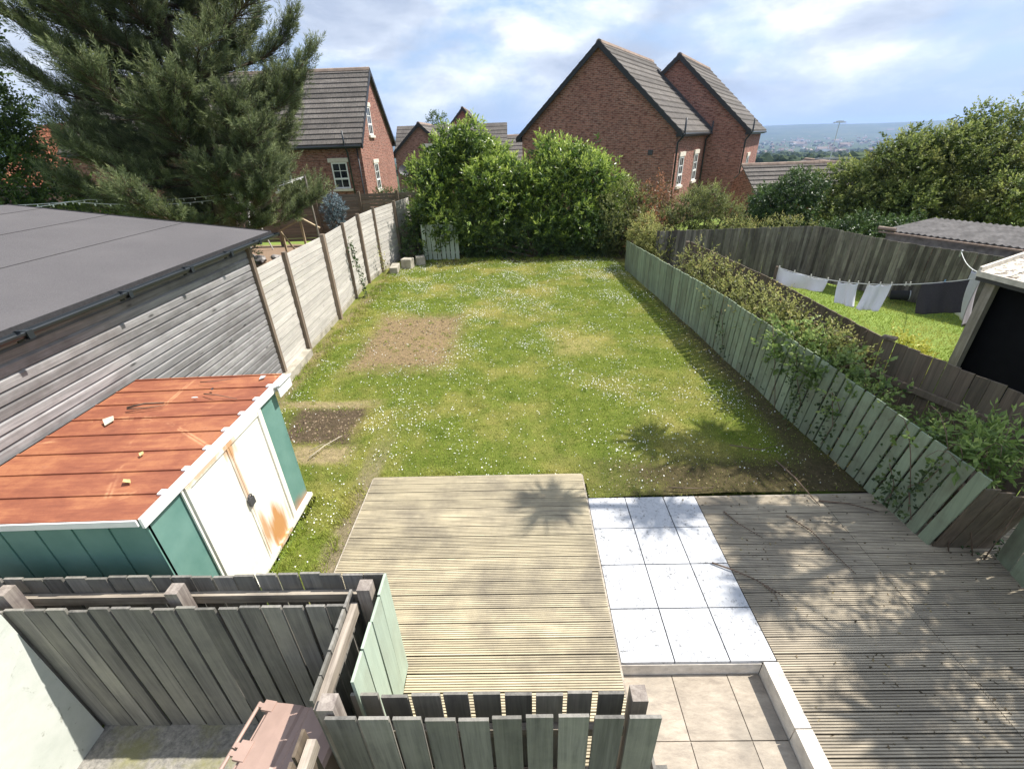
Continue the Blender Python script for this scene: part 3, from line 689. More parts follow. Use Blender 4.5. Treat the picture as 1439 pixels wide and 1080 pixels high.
# ------------------------------------------------------------------ fences
def boards(mb, a, b, zb, zt, bw=.15, gap=.012, th=.02, jit=.006, zt2=None, lean=.0, skip=0.0, along=0.0, along2=None):
    a = V((*a, 0)); b = V((*b, 0)); L = (b - a).length; d = (b - a) / L; nrm = V((-d.y, d.x, 0)); n = max(1, int(round(L / (bw + gap)))); p = L / n
    for i in range(n):
        if random.random() < skip: continue
        f_ = (i + .5) / n; top = zt + ((zt2 - zt) * f_ if zt2 is not None else 0) + random.uniform(-jit, jit)
        c = a + d * (p * (i + .5)) + nrm * random.uniform(-jit, jit) * .6
        w = p - gap * random.uniform(.5, 1.5); al = along + ((along2 - along) * f_ if along2 is not None else 0); upv = V((0, 0, 1)) + d * (random.uniform(-.008, .008) + al) + nrm * lean
        mb.obox(c + V((0, 0, (zb + top) / 2)) + nrm * lean * (top - zb) / 2 + d * al * (top - zb) / 2, d, nrm, upv, w, th, top - zb)

# enclosure fences round the bin yard (boards on both faces, rail between)
t = thing('board_fence', 'dark double sided board fence across the yard, with the green shed behind it', 'fence', (-2.7, 2.3, -.45))
mb = MB(); boards(mb, (-4.2, 2.19), (-1.36, 2.19), -.45, 1.24, .150, .020, jit=.012); mb.build('front_boards', M['darkboard'], t)
mb = MB(); boards(mb, (-4.6, 2.43), (-1.125, 2.43), -.1, 1.305, .156, .020, jit=.012); mb.build('rear_boards', M['darkboard'], t)
for z in (1.09, .2):
    mb = MB(); mb.bar((-4.6, 2.392, z), (-1.3, 2.392, z), .045, .09); mb.build('rail', M['railx'], t)
for x in (-4.1, -2.74, -1.245):
    mb = MB(); mb.box(x - .05, x + .05, 2.255, 2.355, -.45, 1.315 + random.uniform(-.01, .01)); mb.build('post', M['posttop'], t)
t = thing('board_fence', 'short fence return with pale green outer boards standing on the sunlit deck edge', 'fence', (-1.25, 1.95, -.2))
mb = MB(); boards(mb, (-1.375, 1.53), (-1.375, 2.33), -.45, 1.24, .15, .012); mb.build('inner_boards', M['darkboard'], t)
mb = MB(); boards(mb, (-1.118, 1.6), (-1.118, 2.43), .05, 1.305, .195, .014); mb.build('outer_boards', M['greenpale'], t)
mb = MB(); mb.bar((-1.33, 1.5, 1.15), (-1.33, 2.245, 1.15), .05, .1); mb.build('rail', M['railwood'], t)
mb = MB(); mb.bar((-1.15, 1.62, .35), (-1.15, 2.4, .35), .04, .09); mb.build('rail', M['railwood'], t)
mb = MB(); mb.box(-1.305, -1.2, 1.46, 1.56, -.45, 1.27); mb.build('post', M['posttop'], t)
t = thing('board_fence', 'nearest dark double sided board fence, standing between the sunlit deck and the slab path', 'fence', (-.25, 1.5, -.17))
mb = MB(); boards(mb, (-1.26, 1.435), (.58, 1.435), -.3, 1.235, .17, .027, jit=.012); mb.obox((.70, 1.43, .46), (1, 0, 0), (0, 1, 0), (0, 0, 1), .19, .021, 1.55); mb.build('front_boards', M['darkboard'], t)
mb = MB(); boards(mb, (-1.19, 1.625), (.64, 1.625), -.1, 1.115, .17, .03, jit=.012); mb.build('rear_boards', M['darkboard'], t)
for z in (.74, .1):
    mb = MB(); mb.bar((-1.19, 1.588, z), (.64, 1.588, z), .045, .09); mb.build('rail', M['railx'], t)
mb = MB(); mb.box(.66, .76, 1.555, 1.655, -.3, 1.15); mb.build('post', M['posttop'], t)
t = thing('board_fence', 'run of boards and rail leading back towards the house beside the brown bin', 'fence', (-1.35, .9, -.45))
mb = MB(); boards(mb, (-1.375, .3), (-1.375, 1.40), -.45, 1.2, .15, .012); mb.build('inner_boards', M['brownfence'], t)
mb = MB(); mb.bar((-1.325, .3, 1.09), (-1.325, 1.37, 1.09), .055, .1); mb.build('rail', M['railwood'], t)
t = thing('gate_stub', 'short broken post end on the slab path by the near fence corner', 'post', (.98, 1.62, -.17))
mb = MB(); mb.box(.93, 1.02, 1.52, 1.61, -.2, .16); mb.box(.905, .927, 1.35, 1.66, -.2, .2); mb.build('post', M['darkboard'], t)

mb = MB(); mb.box(-4.3, -4.0, -.2, 2.15, -.6, 1.25); tag(mb.build('rendered_wall', M['render'], loc=(-4.15, 1, -.6)), 'old white rendered wall with cracks at the left of the bin yard', 'wall')

# wheelie bin seen from above
t = thing('wheelie_bin', 'brown wheelie bin with closed lid standing in the yard corner', 'bin', (-1.76, 1.5, -.45), R(-9))
Wt = WORLD[t]
def loc_pts(pts): return [Wt @ V(p) for p in pts]
mb = MB(); b0 = [(-.24, -.24, .06), (.24, -.24, .06), (.24, .24, .06), (-.24, .24, .06)]; b1 = [(-.28, -.29, 1.0), (.31, -.29, 1.0), (.31, .29, 1.0), (-.28, .29, 1.0)]
mb.add(loc_pts(b0 + b1), [(0, 3, 2, 1), (4, 5, 6, 7), (0, 1, 5, 4), (1, 2, 6, 5), (2, 3, 7, 6), (3, 0, 4, 7)]); body = mb.build('body', M['bin'], t)
mb = MB(); prof = [(-.24, 1.035), (-.1, 1.055), (.0, 1.062), (.02, 1.05), (.06, 1.05), (.08, 1.07), (.24, 1.06), (.33, 1.03), (.35, 1.0), (-.27, 1.0)]
vs = [(x_, -.32, z_) for x_, z_ in prof] + [(x_, .32, z_) for x_, z_ in prof]; n = len(prof)
mb.add(loc_pts(vs), [(i, (i + 1) % n, n + (i + 1) % n, n + i)[::-1] for i in range(n)] + [tuple(range(n))[::-1], tuple(n + i for i in range(n))][::1]); 
mb.obox(Wt @ V((-.26, 0, 1.03)), Wt.to_3x3() @ V((1, 0, 0)), Wt.to_3x3() @ V((0, 1, 0)), (0, 0, 1), .09, .12, .03)
for y_ in (.29, -.29): mb.obox(Wt @ V((-.26, y_, 1.03)), Wt.to_3x3() @ V((1, 0, 0)), Wt.to_3x3() @ V((0, 1, 0)), (0, 0, 1), .09, .07, .03)
mb.build('lid', M['bin'], t)
for y_ in (.155, -.155):
    mb = MB(); mb.tube(loc_pts([(-.345, y_ - .15, 1.03), (-.345, y_ + .15, 1.03)]), .014, 10)
    for q_ in (-.13, .13): mb.bar(Wt @ V((-.345, y_ + q_, 1.03)), Wt @ V((-.28, y_ + q_, 1.03)), .03, .025)
    mb.build('handle', M['bin'], t)
for y_ in (.24, -.24):
    mb = MB(); mb.tube(loc_pts([(-.27, y_ - .03, .1), (-.27, y_ + .03, .1)]), .1, 16); mb.build('wheel', M['rubber'], t)

# grey horizontal board fence on the left of the lawn
FP = [(-4.99, 8.44), (-5.04, 9.77), (-5.11, 12.07), (-5.26, 14.05), (-5.32, 15.69), (-5.20, 17.15), (-4.95, 19.2), (-4.72, 21.2)]
ZT = [2.30, 2.28, 2.24, 2.22, 2.26, 2.27, 2.25, 2.24]
t = thing('panel_fence', 'sunlit grey horizontal board fence running along the left of the lawn', 'fence', (-5.1, 13.5, 0))
for i in range(len(FP) - 1):
    a = V((*FP[i], 0)); b = V((*FP[i + 1], 0)); mb = MB(); nb = 17; z0 = .14
    for k in range(nb):
        ha = z0 + (ZT[i] - z0) * (k + .5) / nb; hb = z0 + (ZT[i + 1] - z0) * (k + .5) / nb; hgt = (ZT[i] - z0) / nb - .011
        mb.bar(a + V((-.02 + .008 * (k % 2), 0, ha)), b + V((-.02 + .008 * (k % 2), 0, hb)), .022, hgt)
    mb.build('panel', M['greyfence'], t)
    mb = MB(); mb.bar(a + V((-.02, 0, .03)), b + V((-.02, 0, .03)), .05, .2); mb.build('gravel_board', M['concrete'], t)
for i, (x, y) in enumerate(FP[1:]):
    wd = (.10, .11, .06, .10, .06, .12, .1)[i]; mb = MB(); mb.box(x - .005, x + .075 + .02 * (i % 2), y - wd / 2, y + wd / 2, -.1, ZT[i + 1] + .07); mb.build('post', M['post'], t)
mb = MB(); mb.bar((-4.88, 7.9, .06), (-4.96, 9.6, .06), .18, .2); tag(mb.build('concrete_strip', M['concrete'], loc=(-4.9, 8.8, 0)), 'mossy concrete strip at the foot of the grey fence beside the shed', 'kerb')
t = thing('slat_fence', 'stub of grey slats turning off the far end of the left fence into the bushes', 'fence', (-4.6, 19.5, 0))
mb = MB()
for k in range(9): mb.bar((-4.93, 19.25, .3 + k * .12), (-4.2, 19.9, .3 + k * .12), .02, .10)
mb.build('panel', M['nbrfence'], t); mb = MB(); mb.box(-4.25, -4.16, 19.86, 19.95, -.1, 1.45); mb.build('post', M['post'], t)
# concrete blocks in the corner
for (x, y, sx, sy, sz, rz, lb) in ((-4.72, 17.2, .30, .75, .28, .1, 'long pale concrete block on the lawn edge at the foot of the left fence'), (-4.34, 17.75, .42, .36, .40, -.2, 'tallest square concrete block in the far left lawn corner'), (-3.95, 18.35, .36, .4, .34, .3, 'concrete block beside the small green fence in the far corner')):
    mb = MB(); mb.obox((x, y, sz / 2 - .03), (math.cos(rz), math.sin(rz), 0), (-math.sin(rz), math.cos(rz), 0), (0.03, .02, 1), sx, sy, sz)
    o = mb.build('concrete_block', M['concrete'], loc=(x, y, 0)); bv = o.modifiers.new('bevel', 'BEVEL'); bv.width = .025; bv.segments = 2
    tag(o, lb, 'block', 'blocks in the lawn corner')

# small pale green board fence at the far end
t = thing('board_fence', 'small pale green fence of upright boards beside the laurel at the lawn end', 'fence', (-3.2, 18.9, 0))
mb = MB(); boards(mb, (-3.92, 18.95), (-2.4, 18.9), .02, 1.42, .17, .03, zt2=1.40); mb.build('boards', M['greenpale'], t)
for z in (.3, 1.15):
    mb = MB(); mb.bar((-3.92, 18.985, z), (-2.4, 18.945, z), .04, .09); mb.build('rail', M['railx'], t)

# green fence on the right
GP = [(3.93, 16.7, 1.0, -.06), (4.16, 13.2, 1.10, -.03), (4.37, 9.6, 1.24, .04), (4.51, 6.7, 1.26, .12), (4.63, 4.95, 1.20, .17), (4.70, 3.74, 1.14, .18)]
t = thing('board_fence', 'long low green painted board fence along the right of the lawn', 'fence', (4.4, 10, 0))
for i in range(len(GP) - 1):
    a, b = GP[i], GP[i + 1]; mb = MB(); boards(mb, a[:2], b[:2], -.02, a[2], .152, .028, zt2=b[2], jit=.012, along=a[3], along2=b[3]); mb.build('boards', M['greenboard'], t)
    for z in (.25, .85):
        mb = MB(); mb.bar((a[0] + .05, a[1], z), (b[0] + .05, b[1], z), .05, .09); mb.build('rail', M['brownfence'], t)
for (x, y) in ((4.06, 16.6), (4.30, 13.2), (4.50, 9.6), (4.62, 6.7), (4.72, 4.95), (4.80, 3.86)):
    mb = MB(); mb.box(x - .045 + .05, x + .045 + .05, y - .045, y + .045, -.1, 1.0); mb.build('post', M['brownfence'], t)
mb = MB(); boards(mb, (4.725, 3.735), (5.35, 3.70), -.02, 1.05, .15, .012, zt2=.85, lean=-.17); mb.build('end_boards', M['brownfence'], t)
t = thing('board_fence', 'green board panel in the bottom right corner, set back beyond the brown fence end', 'fence', (5.15, 3.0, 0))
mb = MB(); boards(mb, (5.32, 3.58), (4.98, 2.1), -.02, 1.05, .19, .022); mb.build('boards', M['greenboard'], t)
mb = MB(); mb.bar((5.37, 3.55, .7), (5.05, 2.1, .7), .04, .09); mb.build('rail', M['brownfence'], t)

# brown fence behind it
BP = [(5.30, 14.2, 1.40), (5.62, 9.9, 1.42), (5.66, 6.55, 1.42)]
t = thing('board_fence', 'weathered brown board fence standing just behind the long green fence', 'fence', (5.6, 10, 0))
for i in range(2):
    a, b = BP[i], BP[i + 1]; mb = MB(); boards(mb, a[:2], b[:2], 0, a[2], .15, .008, zt2=b[2]); mb.build('boards', M['brownfence'], t)
    mb = MB(); mb.bar((a[0] - .04, a[1], 1.12), (b[0] - .04, b[1], 1.12), .05, .09); mb.build('rail', M['brownfence'], t)
mb = MB(); mb.box(5.14, 5.24, 14.12, 14.22, -.1, 1.42); mb.build('post', M['brownfence'], t)
t = thing('board_fence', 'nearer brown board fence with tilted top in front of the dark open shed', 'fence', (5.8, 5.5, 0))
mb = MB(); boards(mb, (5.50, 6.35), (6.12, 5.0), 0, 1.50, .15, .008, zt2=1.38, jit=.01); boards(mb, (6.12, 5.0), (6.35, 4.1), 0, 1.38, .15, .008, zt2=1.30); mb.build('boards', M['brownfence'], t)
mb = MB(); mb.bar((5.46, 6.3, .95), (6.06, 4.97, .90), .05, .09); mb.bar((5.48, 6.36, 1.52), (5.58, 6.22, 1.53), .12, .04); mb.build('rail', M['brownfence'], t)

# dark fence at the end of the right-hand garden
FF = [(4.6, 15.45, 1.52), (9.45, 14.95, 1.62), (10.66, 12.8, 1.48), (11.85, 10.6, 1.48), (12.9, 8.4, 1.48)]
t = thing('board_fence', 'long dark weathered board fence closing the right hand garden behind the washing', 'fence', (9.5, 14, 0))
for i in range(4):
    a, b = FF[i], FF[i + 1]; mb = MB(); boards(mb, a[:2], b[:2], -.02, a[2], .085, .006, zt2=b[2], jit=.014); mb.build('boards', M['farfence'], t)
for i in range(4):
    a, b = FF[i], FF[i + 1]; mb = MB(); mb.bar((a[0] + .06, a[1] + .06, 1.2), (b[0] + .06, b[1] + .06, 1.2), .05, .09); mb.build('rail', M['brownfence'], t)

# neighbour's fence on the left
t = thing('panel_fence', 'shaded brown horizontal board fence in front of the left brick house', 'fence', (-10, 23.4, 0))
nx = [-17.0, -14.4, -11.9, -9.75, -7.6, -5.75, -3.6]
for i in range(len(nx) - 1):
    mb = MB()
    for k in range(14): mb.bar((nx[i], 23.4, .2 + k * .152), (nx[i + 1], 23.4, .2 + k * .152), .02, .14)
    mb.build('panel', M['nbrfence'], t)
for x in nx[1:]:
    mb = MB(); mb.box(x - .06, x + .06, 23.29, 23.38, -.1, 2.36); mb.build('post', M['post'], t)
    
# ------------------------------------------------------------------ grey clad outbuilding, metal shed
t = thing('timber_outbuilding', 'large grey horizontally clad outbuilding with black felt roof and gutter', 'outbuilding', (-7.5, 5, 0))
mb = MB(); nb = 23; zt_ = 2.80
for k in range(nb):
    z0 = .05 + k * (zt_ - .05) / nb; h = (zt_ - .05) / nb; x0 = -5.0
    mb.prism([(x0 - .06, -1.5, z0 + .004), (x0 + .012, -1.5, z0 + .004), (x0 + .012, -1.5, z0 + h * .72), (x0 - .012, -1.5, z0 + h * .92), (x0 - .012, -1.5, z0 + h + .002), (x0 - .06, -1.5, z0 + h + .002)], (0, 9.9, 0))
mb.build('cladding', M['cladding'], t)
mb = MB(); mb.box(-14.5, -5.065, -1.5, 8.38, -.1, 2.72); mb.box(-14.5, -5.0, 8.385, 8.40, 0, 2.74); mb.build('wall', M['nbrfence'], t)
mb = MB(); mb.box(-5.015, -4.93, 8.385, 8.47, -.05, 2.80); mb.build('corner_post', M['post'], t)
zr = lambda x_: 2.87 + .13 * (-5 - x_)
mb = MB(); y0, y1 = -1.8, 9.0
mb.prism([(-4.90, y0, zr(-4.90)), (-9.86, y0, zr(-9.86)), (-15, y0, zr(-9.86) - .13 * 5.14), (-15, y0, zr(-9.86) - .13 * 5.14 - .1), (-9.86, y0, zr(-9.86) - .1), (-4.90, y0, zr(-4.90) - .07)], (0, 11.05, 0)); roof = mb.build('roof', M['felt'], t)
mb = MB()
for xs_ in (-6.55, -7.97, -9.2):
    mb.bar((xs_, y0, zr(xs_) + .001), (xs_, 9.24, zr(xs_) + .001), .012, .009)
mb.bar((-4.894, y0, zr(-4.90) - .05), (-4.894, 9.27, zr(-4.90) - .05), .012, .12); mb.bar((-4.90, 9.257, zr(-4.90) - .045), (-9.86, 9.257, zr(-9.86) - .045), .012, .12)
mb.build('felt_seam', M['felt_dark'], t)
mb = MB(); pts = []
for i in range(9):
    a = math.pi + math.pi * i / 8; pts.append((-4.825 + .062 * math.cos(a), .062 * math.sin(a)))
n = len(pts); inner = [(-4.825 + .052 * math.cos(math.pi + math.pi * i / 8), .052 * math.sin(math.pi + math.pi * i / 8)) for i in range(9)][::-1]
prof = pts + inner; zg = 2.815
mb.prism([(x_, -1.8, z_ + zg) for x_, z_ in prof], (0, 11.12, 0)); mb.box(-4.887, -4.763, 9.32, 9.33, zg - .06, zg + .004); gut = mb.build('gutter', M['gutter'], t)
for y_ in (4.05, 5.35, 6.55, 7.6, 8.55):
    mb = MB(); mb.box(-4.90, -4.75, y_ - .03, y_ + .03, zg - .07, zg - .062); mb.box(-4.762, -4.752, y_ - .03, y_ + .03, zg - .065, zg + .012); mb.box(-4.901, -4.885, y_ - .03, y_ + .03, zg - .11, zg + .012); mb.box(-4.895, -4.755, y_ - .02, y_ + .02, zg + .004, zg + .012); mb.build('gutter_bracket', M['gutter'], gut)
mb = MB(); mb.bar((-4.995, -1.5, 2.76), (-4.995, 8.4, 2.76), .03, .10); mb.build('eaves_board', M['timber_raw'], t)

t = thing('metal_shed', 'green metal garden shed with rusty orange roof and stained cream doors', 'shed', (-3.9, 3.7, 0))
x0, x1, y0, y1, zt_ = -4.88, -3.045, 2.62, 4.82, 1.70
mb = MB()
def ribbed(a, b, zb, z1):   # corrugated-style wall sheet with narrow folded ribs
    a = V((*a, 0)); b = V((*b, 0)); d = (b - a).normalized(); n_ = V((d.y, -d.x, 0)); L = (b - a).length; k = max(1, round(L / .31)); p = L / k
    for i in range(k):
        s = a + d * (p * i); e = a + d * (p * (i + 1) - .022)
        mb.obox((s + e) / 2 + V((0, 0, (zb + z1) / 2)) - n_ * .01, d, n_, (0, 0, 1), (e - s).length, .02, z1 - zb, .5)
        mb.obox(e + d * .011 + V((0, 0, (zb + z1) / 2)) - n_ * .022, d, n_, (0, 0, 1), .022, .02, z1 - zb, .5)
ribbed((x0, y0), (x1, y0), 0, zt_); ribbed((x1, y1), (x0, y1), 0, zt_); ribbed((x0, y1), (x0, y0), 0, zt_); ribbed((x1, y0), (x1, 3.06), .0, zt_); ribbed((x1, 4.36), (x1, y1), .0, zt_)
mb.build('wall', M['shedgreen'], t)
mb = MB(); zr0, zr1 = 1.775, 1.74
ya, yb = 2.57, 5.06; k = 8; p = (yb - ya) / k
for i in range(k):
    a, b = ya + p * i, ya + p * (i + 1)
    mb.prism([(-3.025, a + .012, zr0), (-3.025, b - .012, zr0), (-3.025, b - .012, zr0 - .012), (-3.025, a + .012, zr0 - .012)], (-1.92, 0, zr1 - zr0))
    mb.prism([(-3.027, b - .012, zr0 + .014), (-3.027, b + .012, zr0 + .014), (-3.027, b + .012, zr0 - .012), (-3.027, b - .012, zr0 - .012)], (-1.91, 0, zr1 - zr0), .1)
mb.build('roof', M['rust'], t)
mb = MB(); mb.prism([(-3.023, 2.57, zr0 + .012), (-3.0, 2.57, zr0 + .012), (-3.0, 2.57, zr0 - .085), (-3.023, 2.57, zr0 - .085)], (0, 2.49, 0))
mb.bar((-3.03, 2.558, zr0 - .02), (-4.9, 2.558, zr1 - .02), .014, .06)
for i in range(1, k): mb.box(-3.07, -3.02, ya + p * i - .03, ya + p * i + .03, zr0 - .02, zr0 + .018)
mb.build('fascia', M['white'], t)
mb = MB(); mb.obox((-2.98, 4.90, 1.765), (0, 1, 0), (1, 0, .35), (-.35, 0, 1), .32, .14, .012); mb.obox((-2.945, 4.90, 1.69), (0, 1, 0), (1, 0, 0), (0, 0, 1), .32, .012, .13); mb.build('cover_plate', M['white'], t)
mb = MB()
for y_ in (3.075, 4.345): mb.box(-3.045, -3.0, y_ - .028, y_ + .028, 0, 1.68); mb.box(-3.03, -3.013, y_ - .055 * (1 if y_ < 4 else -1) - .01, y_ - .055 * (1 if y_ < 4 else -1) + .01, 0, 1.68)
mb.box(-3.045, -3.003, 3.105, 4.315, 1.635, 1.69); mb.box(-3.06, -2.985, 2.62, 4.84, -.02, .03); mb.build('door_frame', M['sheddoor'], t)
for ya_, yb_, lb in ((3.107, 3.716, None), (3.722, 4.313, 'cream door with heavy rust along its lower half')):
    mb = MB(); mb.box(-3.05, -3.02, ya_, yb_, .035, 1.632); d = mb.build('door', M['sheddoor'], t)
    if lb: d['label'] = lb
    mb = MB(); ye = yb_ if lb is None else ya_; s_ = -1 if lb is None else 1; mb.box(-3.019, -3.007, min(ye, ye + s_ * .03), max(ye, ye + s_ * .03), .04, 1.63)
    e = mb.build('door_edge', M['sheddoor'], d)
mb = MB(); mb.box(-3.007, -2.975, 3.675, 3.76, .86, .95); mb.tube([(-2.99, 3.69, .94), (-2.99, 3.69, .985), (-2.99, 3.717, 1.0), (-2.99, 3.745, .985), (-2.99, 3.745, .94)], .007, 6); mb.build('padlock', M['darkgrey'], t)
# bits lying on the shed roof
def twig(pts, r0, label, mat='twig', name='twig', group='fallen sticks'):
    mb = MB(); mb.tube(pts, [r0 * (1 - .6 * i / (len(pts) - 1)) for i in range(len(pts))], 6); tag(mb.build(name, M[mat], loc=pts[0], smooth=True), label, 'stick', group)
zz = 1.80
twig([(-4.42, 4.28, zz), (-4.25, 4.33, zz + .02), (-4.05, 4.36, zz + .01)], .012, 'dark stick with pale end lying on the rusty roof near the cladding')
twig([(-4.40, 4.25, zz), (-4.2, 4.27, zz), (-4.02, 4.32, zz)], .008, 'thinner dark stick lying close alongside another on the rusty roof')
twig([(-3.72, 4.56, zz), (-3.5, 4.47, zz + .03), (-3.25, 4.42, zz)], .007, 'thin bent twig across the middle of the rusty shed roof')
twig([(-3.95, 4.86, zz), (-3.75, 4.84, zz + .02), (-3.6, 4.93, zz)], .006, 'wispy twig near the far edge of the rusty shed roof')
def chip(x, y, z, s, lb, mat='fallen', nm='dead_leaf', cat='leaf'):
    mb = MB(); a = random.random() * 6; u_ = V((math.cos(a), math.sin(a), .08)); v_ = V((-math.sin(a), math.cos(a), .05))
    c = V((x, y, z)); mb.add([c - u_ * s, c + v_ * s * .6 + V((0, 0, s * .25)), c + u_ * s, c - v_ * s * .5], [(0, 3, 2, 1)]); mb.add([c - u_ * s - V((0, 0, .004)), c + v_ * s * .6 + V((0, 0, s * .25 - .004)), c + u_ * s - V((0, 0, .004)), c - v_ * s * .5 - V((0, 0, .004))], [(0, 1, 2, 3)])
    tag(mb.build(nm, M[mat], loc=(x, y, z)), lb, cat, 'litter on the shed roof')
chip(-3.45, 3.02, zz, .05, 'pale yellow dead leaf lying on the near end of the rusty roof')
chip(-3.62, 3.42, zz - .004, .035, 'small straw coloured leaf in the lower middle of the rusty roof')
chip(-4.45, 4.05, zz - .02, .09, 'flat pale wood chip lying against the cladding side of the rusty roof', 'paletwig', 'wood_chip', 'chip')
chip(-3.78, 4.48, zz, .04, 'white scrap beside the bent twig on the rusty roof', 'petal', 'paper_scrap', 'scrap')
chip(-3.68, 4.66, zz + .01, .035, 'black scrap near the far end of the rusty roof', 'darkgrey', 'plastic_scrap', 'scrap')
chip(-3.22, 4.95, zz, .05, 'pale scrap near the far front corner of the rusty roof', 'galv', 'paper_scrap', 'scrap')
# sticks on the decks and lawn
dz = .018
twig([(2.11, 3.53, .03), (2.30, 3.42, .04), (2.49, 3.31, .025), (2.69, 3.11, dz)], .011, 'bare stick lying from the white tiles onto the grey deck')
twig([(2.54, 3.26, .022), (2.62, 3.12, .02), (2.60, 3.0, dz)], .006, 'short forked twig beside the stick that touches the white tiles')
twig([(3.72, 5.30, .04), (3.78, 4.92, .05), (3.80, 4.6, .04), (3.83, 4.40, dz)], .012, 'stick bridging from the bare soil onto the far edge of the grey deck')
twig([(3.32, 4.24, dz), (3.47, 3.98, .03), (3.52, 3.7, .03), (3.61, 3.36, dz)], .009, 'long curved stick in the middle of the grey deck')
twig([(3.87, 4.49, dz), (4.2, 4.42, .03), (4.5, 4.28, dz)], .011, 'stick on the far right of the grey deck by the green fence')
twig([(2.57, 4.33, dz), (2.65, 4.12, .03), (2.86, 3.88, dz)], .009, 'curved stick on the grey deck near the top tiles')
twig([(2.0, 4.78, .04), (2.3, 4.74, .05), (2.6, 4.76, .04)], .008, 'stick on the soil just beyond the white tiles')
twig([(3.2, 5.7, .05), (3.6, 5.55, .06), (4.1, 5.72, .05)], .008, 'stick on the shaded lawn near the green fence')
twig([(-3.35, 5.62, .03), (-3.2, 5.9, .06), (-3.02, 6.2, .04)], .010, 'pale bare stick lying across the dark soil patch', 'paletwig')
twig([(-3.42, 5.8, .03), (-3.25, 5.95, .05), (-3.1, 5.93, .03)], .006, 'small pale twig next to the stick on the dark soil patch', 'paletwig')
# ------------------------------------------------------------------ houses
def window(t, o, u, n, w_, h, bars=(1, 2), lintel=True, split=.62):
    """o = lower left corner on the wall, u along the wall, n outwards (thing-local)"""
    Wm = WORLD[t]; o = Wm @ V(o); u = Wm.to_3x3() @ V(u); n = Wm.to_3x3() @ V(n); z = V((0, 0, 1))
    mb = MB(); fw_ = .07
    def bx(a, b, c, d, off, th): mb.obox(o + u * (a + b) / 2 + z * (c + d) / 2 + n * off, u, n, z, b - a, th, d - c)
    bx(0, fw_, 0, h, .01, .06); bx(w_ - fw_, w_, 0, h, .01, .06); bx(fw_, w_ - fw_, 0, fw_, .01, .06); bx(fw_, w_ - fw_, h - fw_, h, .01, .06); bx(fw_, w_ - fw_, h * (1 - split) - .045, h * (1 - split) + .045, .014, .06)
    bx(w_ / 2 - .016, w_ / 2 + .016, fw_, h * (1 - split) - .045, .008, .04); bx(w_ / 2 - .016, w_ / 2 + .016, h * (1 - split) + .045, h - fw_, .008, .04)
    zm = h * (1 - split) + .045 + (h * split - .045 - fw_) / 2; bx(fw_, w_ / 2 - .016, zm - .016, zm + .016, .008, .04); bx(w_ / 2 + .016, w_ - fw_, zm - .016, zm + .016, .008, .04)
    fr = mb.build('window', M['white'], t)
    mb = MB(); mb.obox(o + u * w_ / 2 + z * h / 2 + n * .0, u, n, z, w_ - .1, .03, h - .1); mb.build('pane', M['glass'], fr)
    mb = MB(); mb.obox(o + u * w_ / 2 + z * -.07 + n * .03, u, n, z, w_ + .24, .16, .12); mb.build('sill', M['stone'], fr)
    if lintel:
        mb = MB(); mb.obox(o + u * w_ / 2 + z * (h + .11) + n * .02, u, n, z, w_ + .28, .10, .2); mb.build('lintel', M['stone'], fr)
    return fr

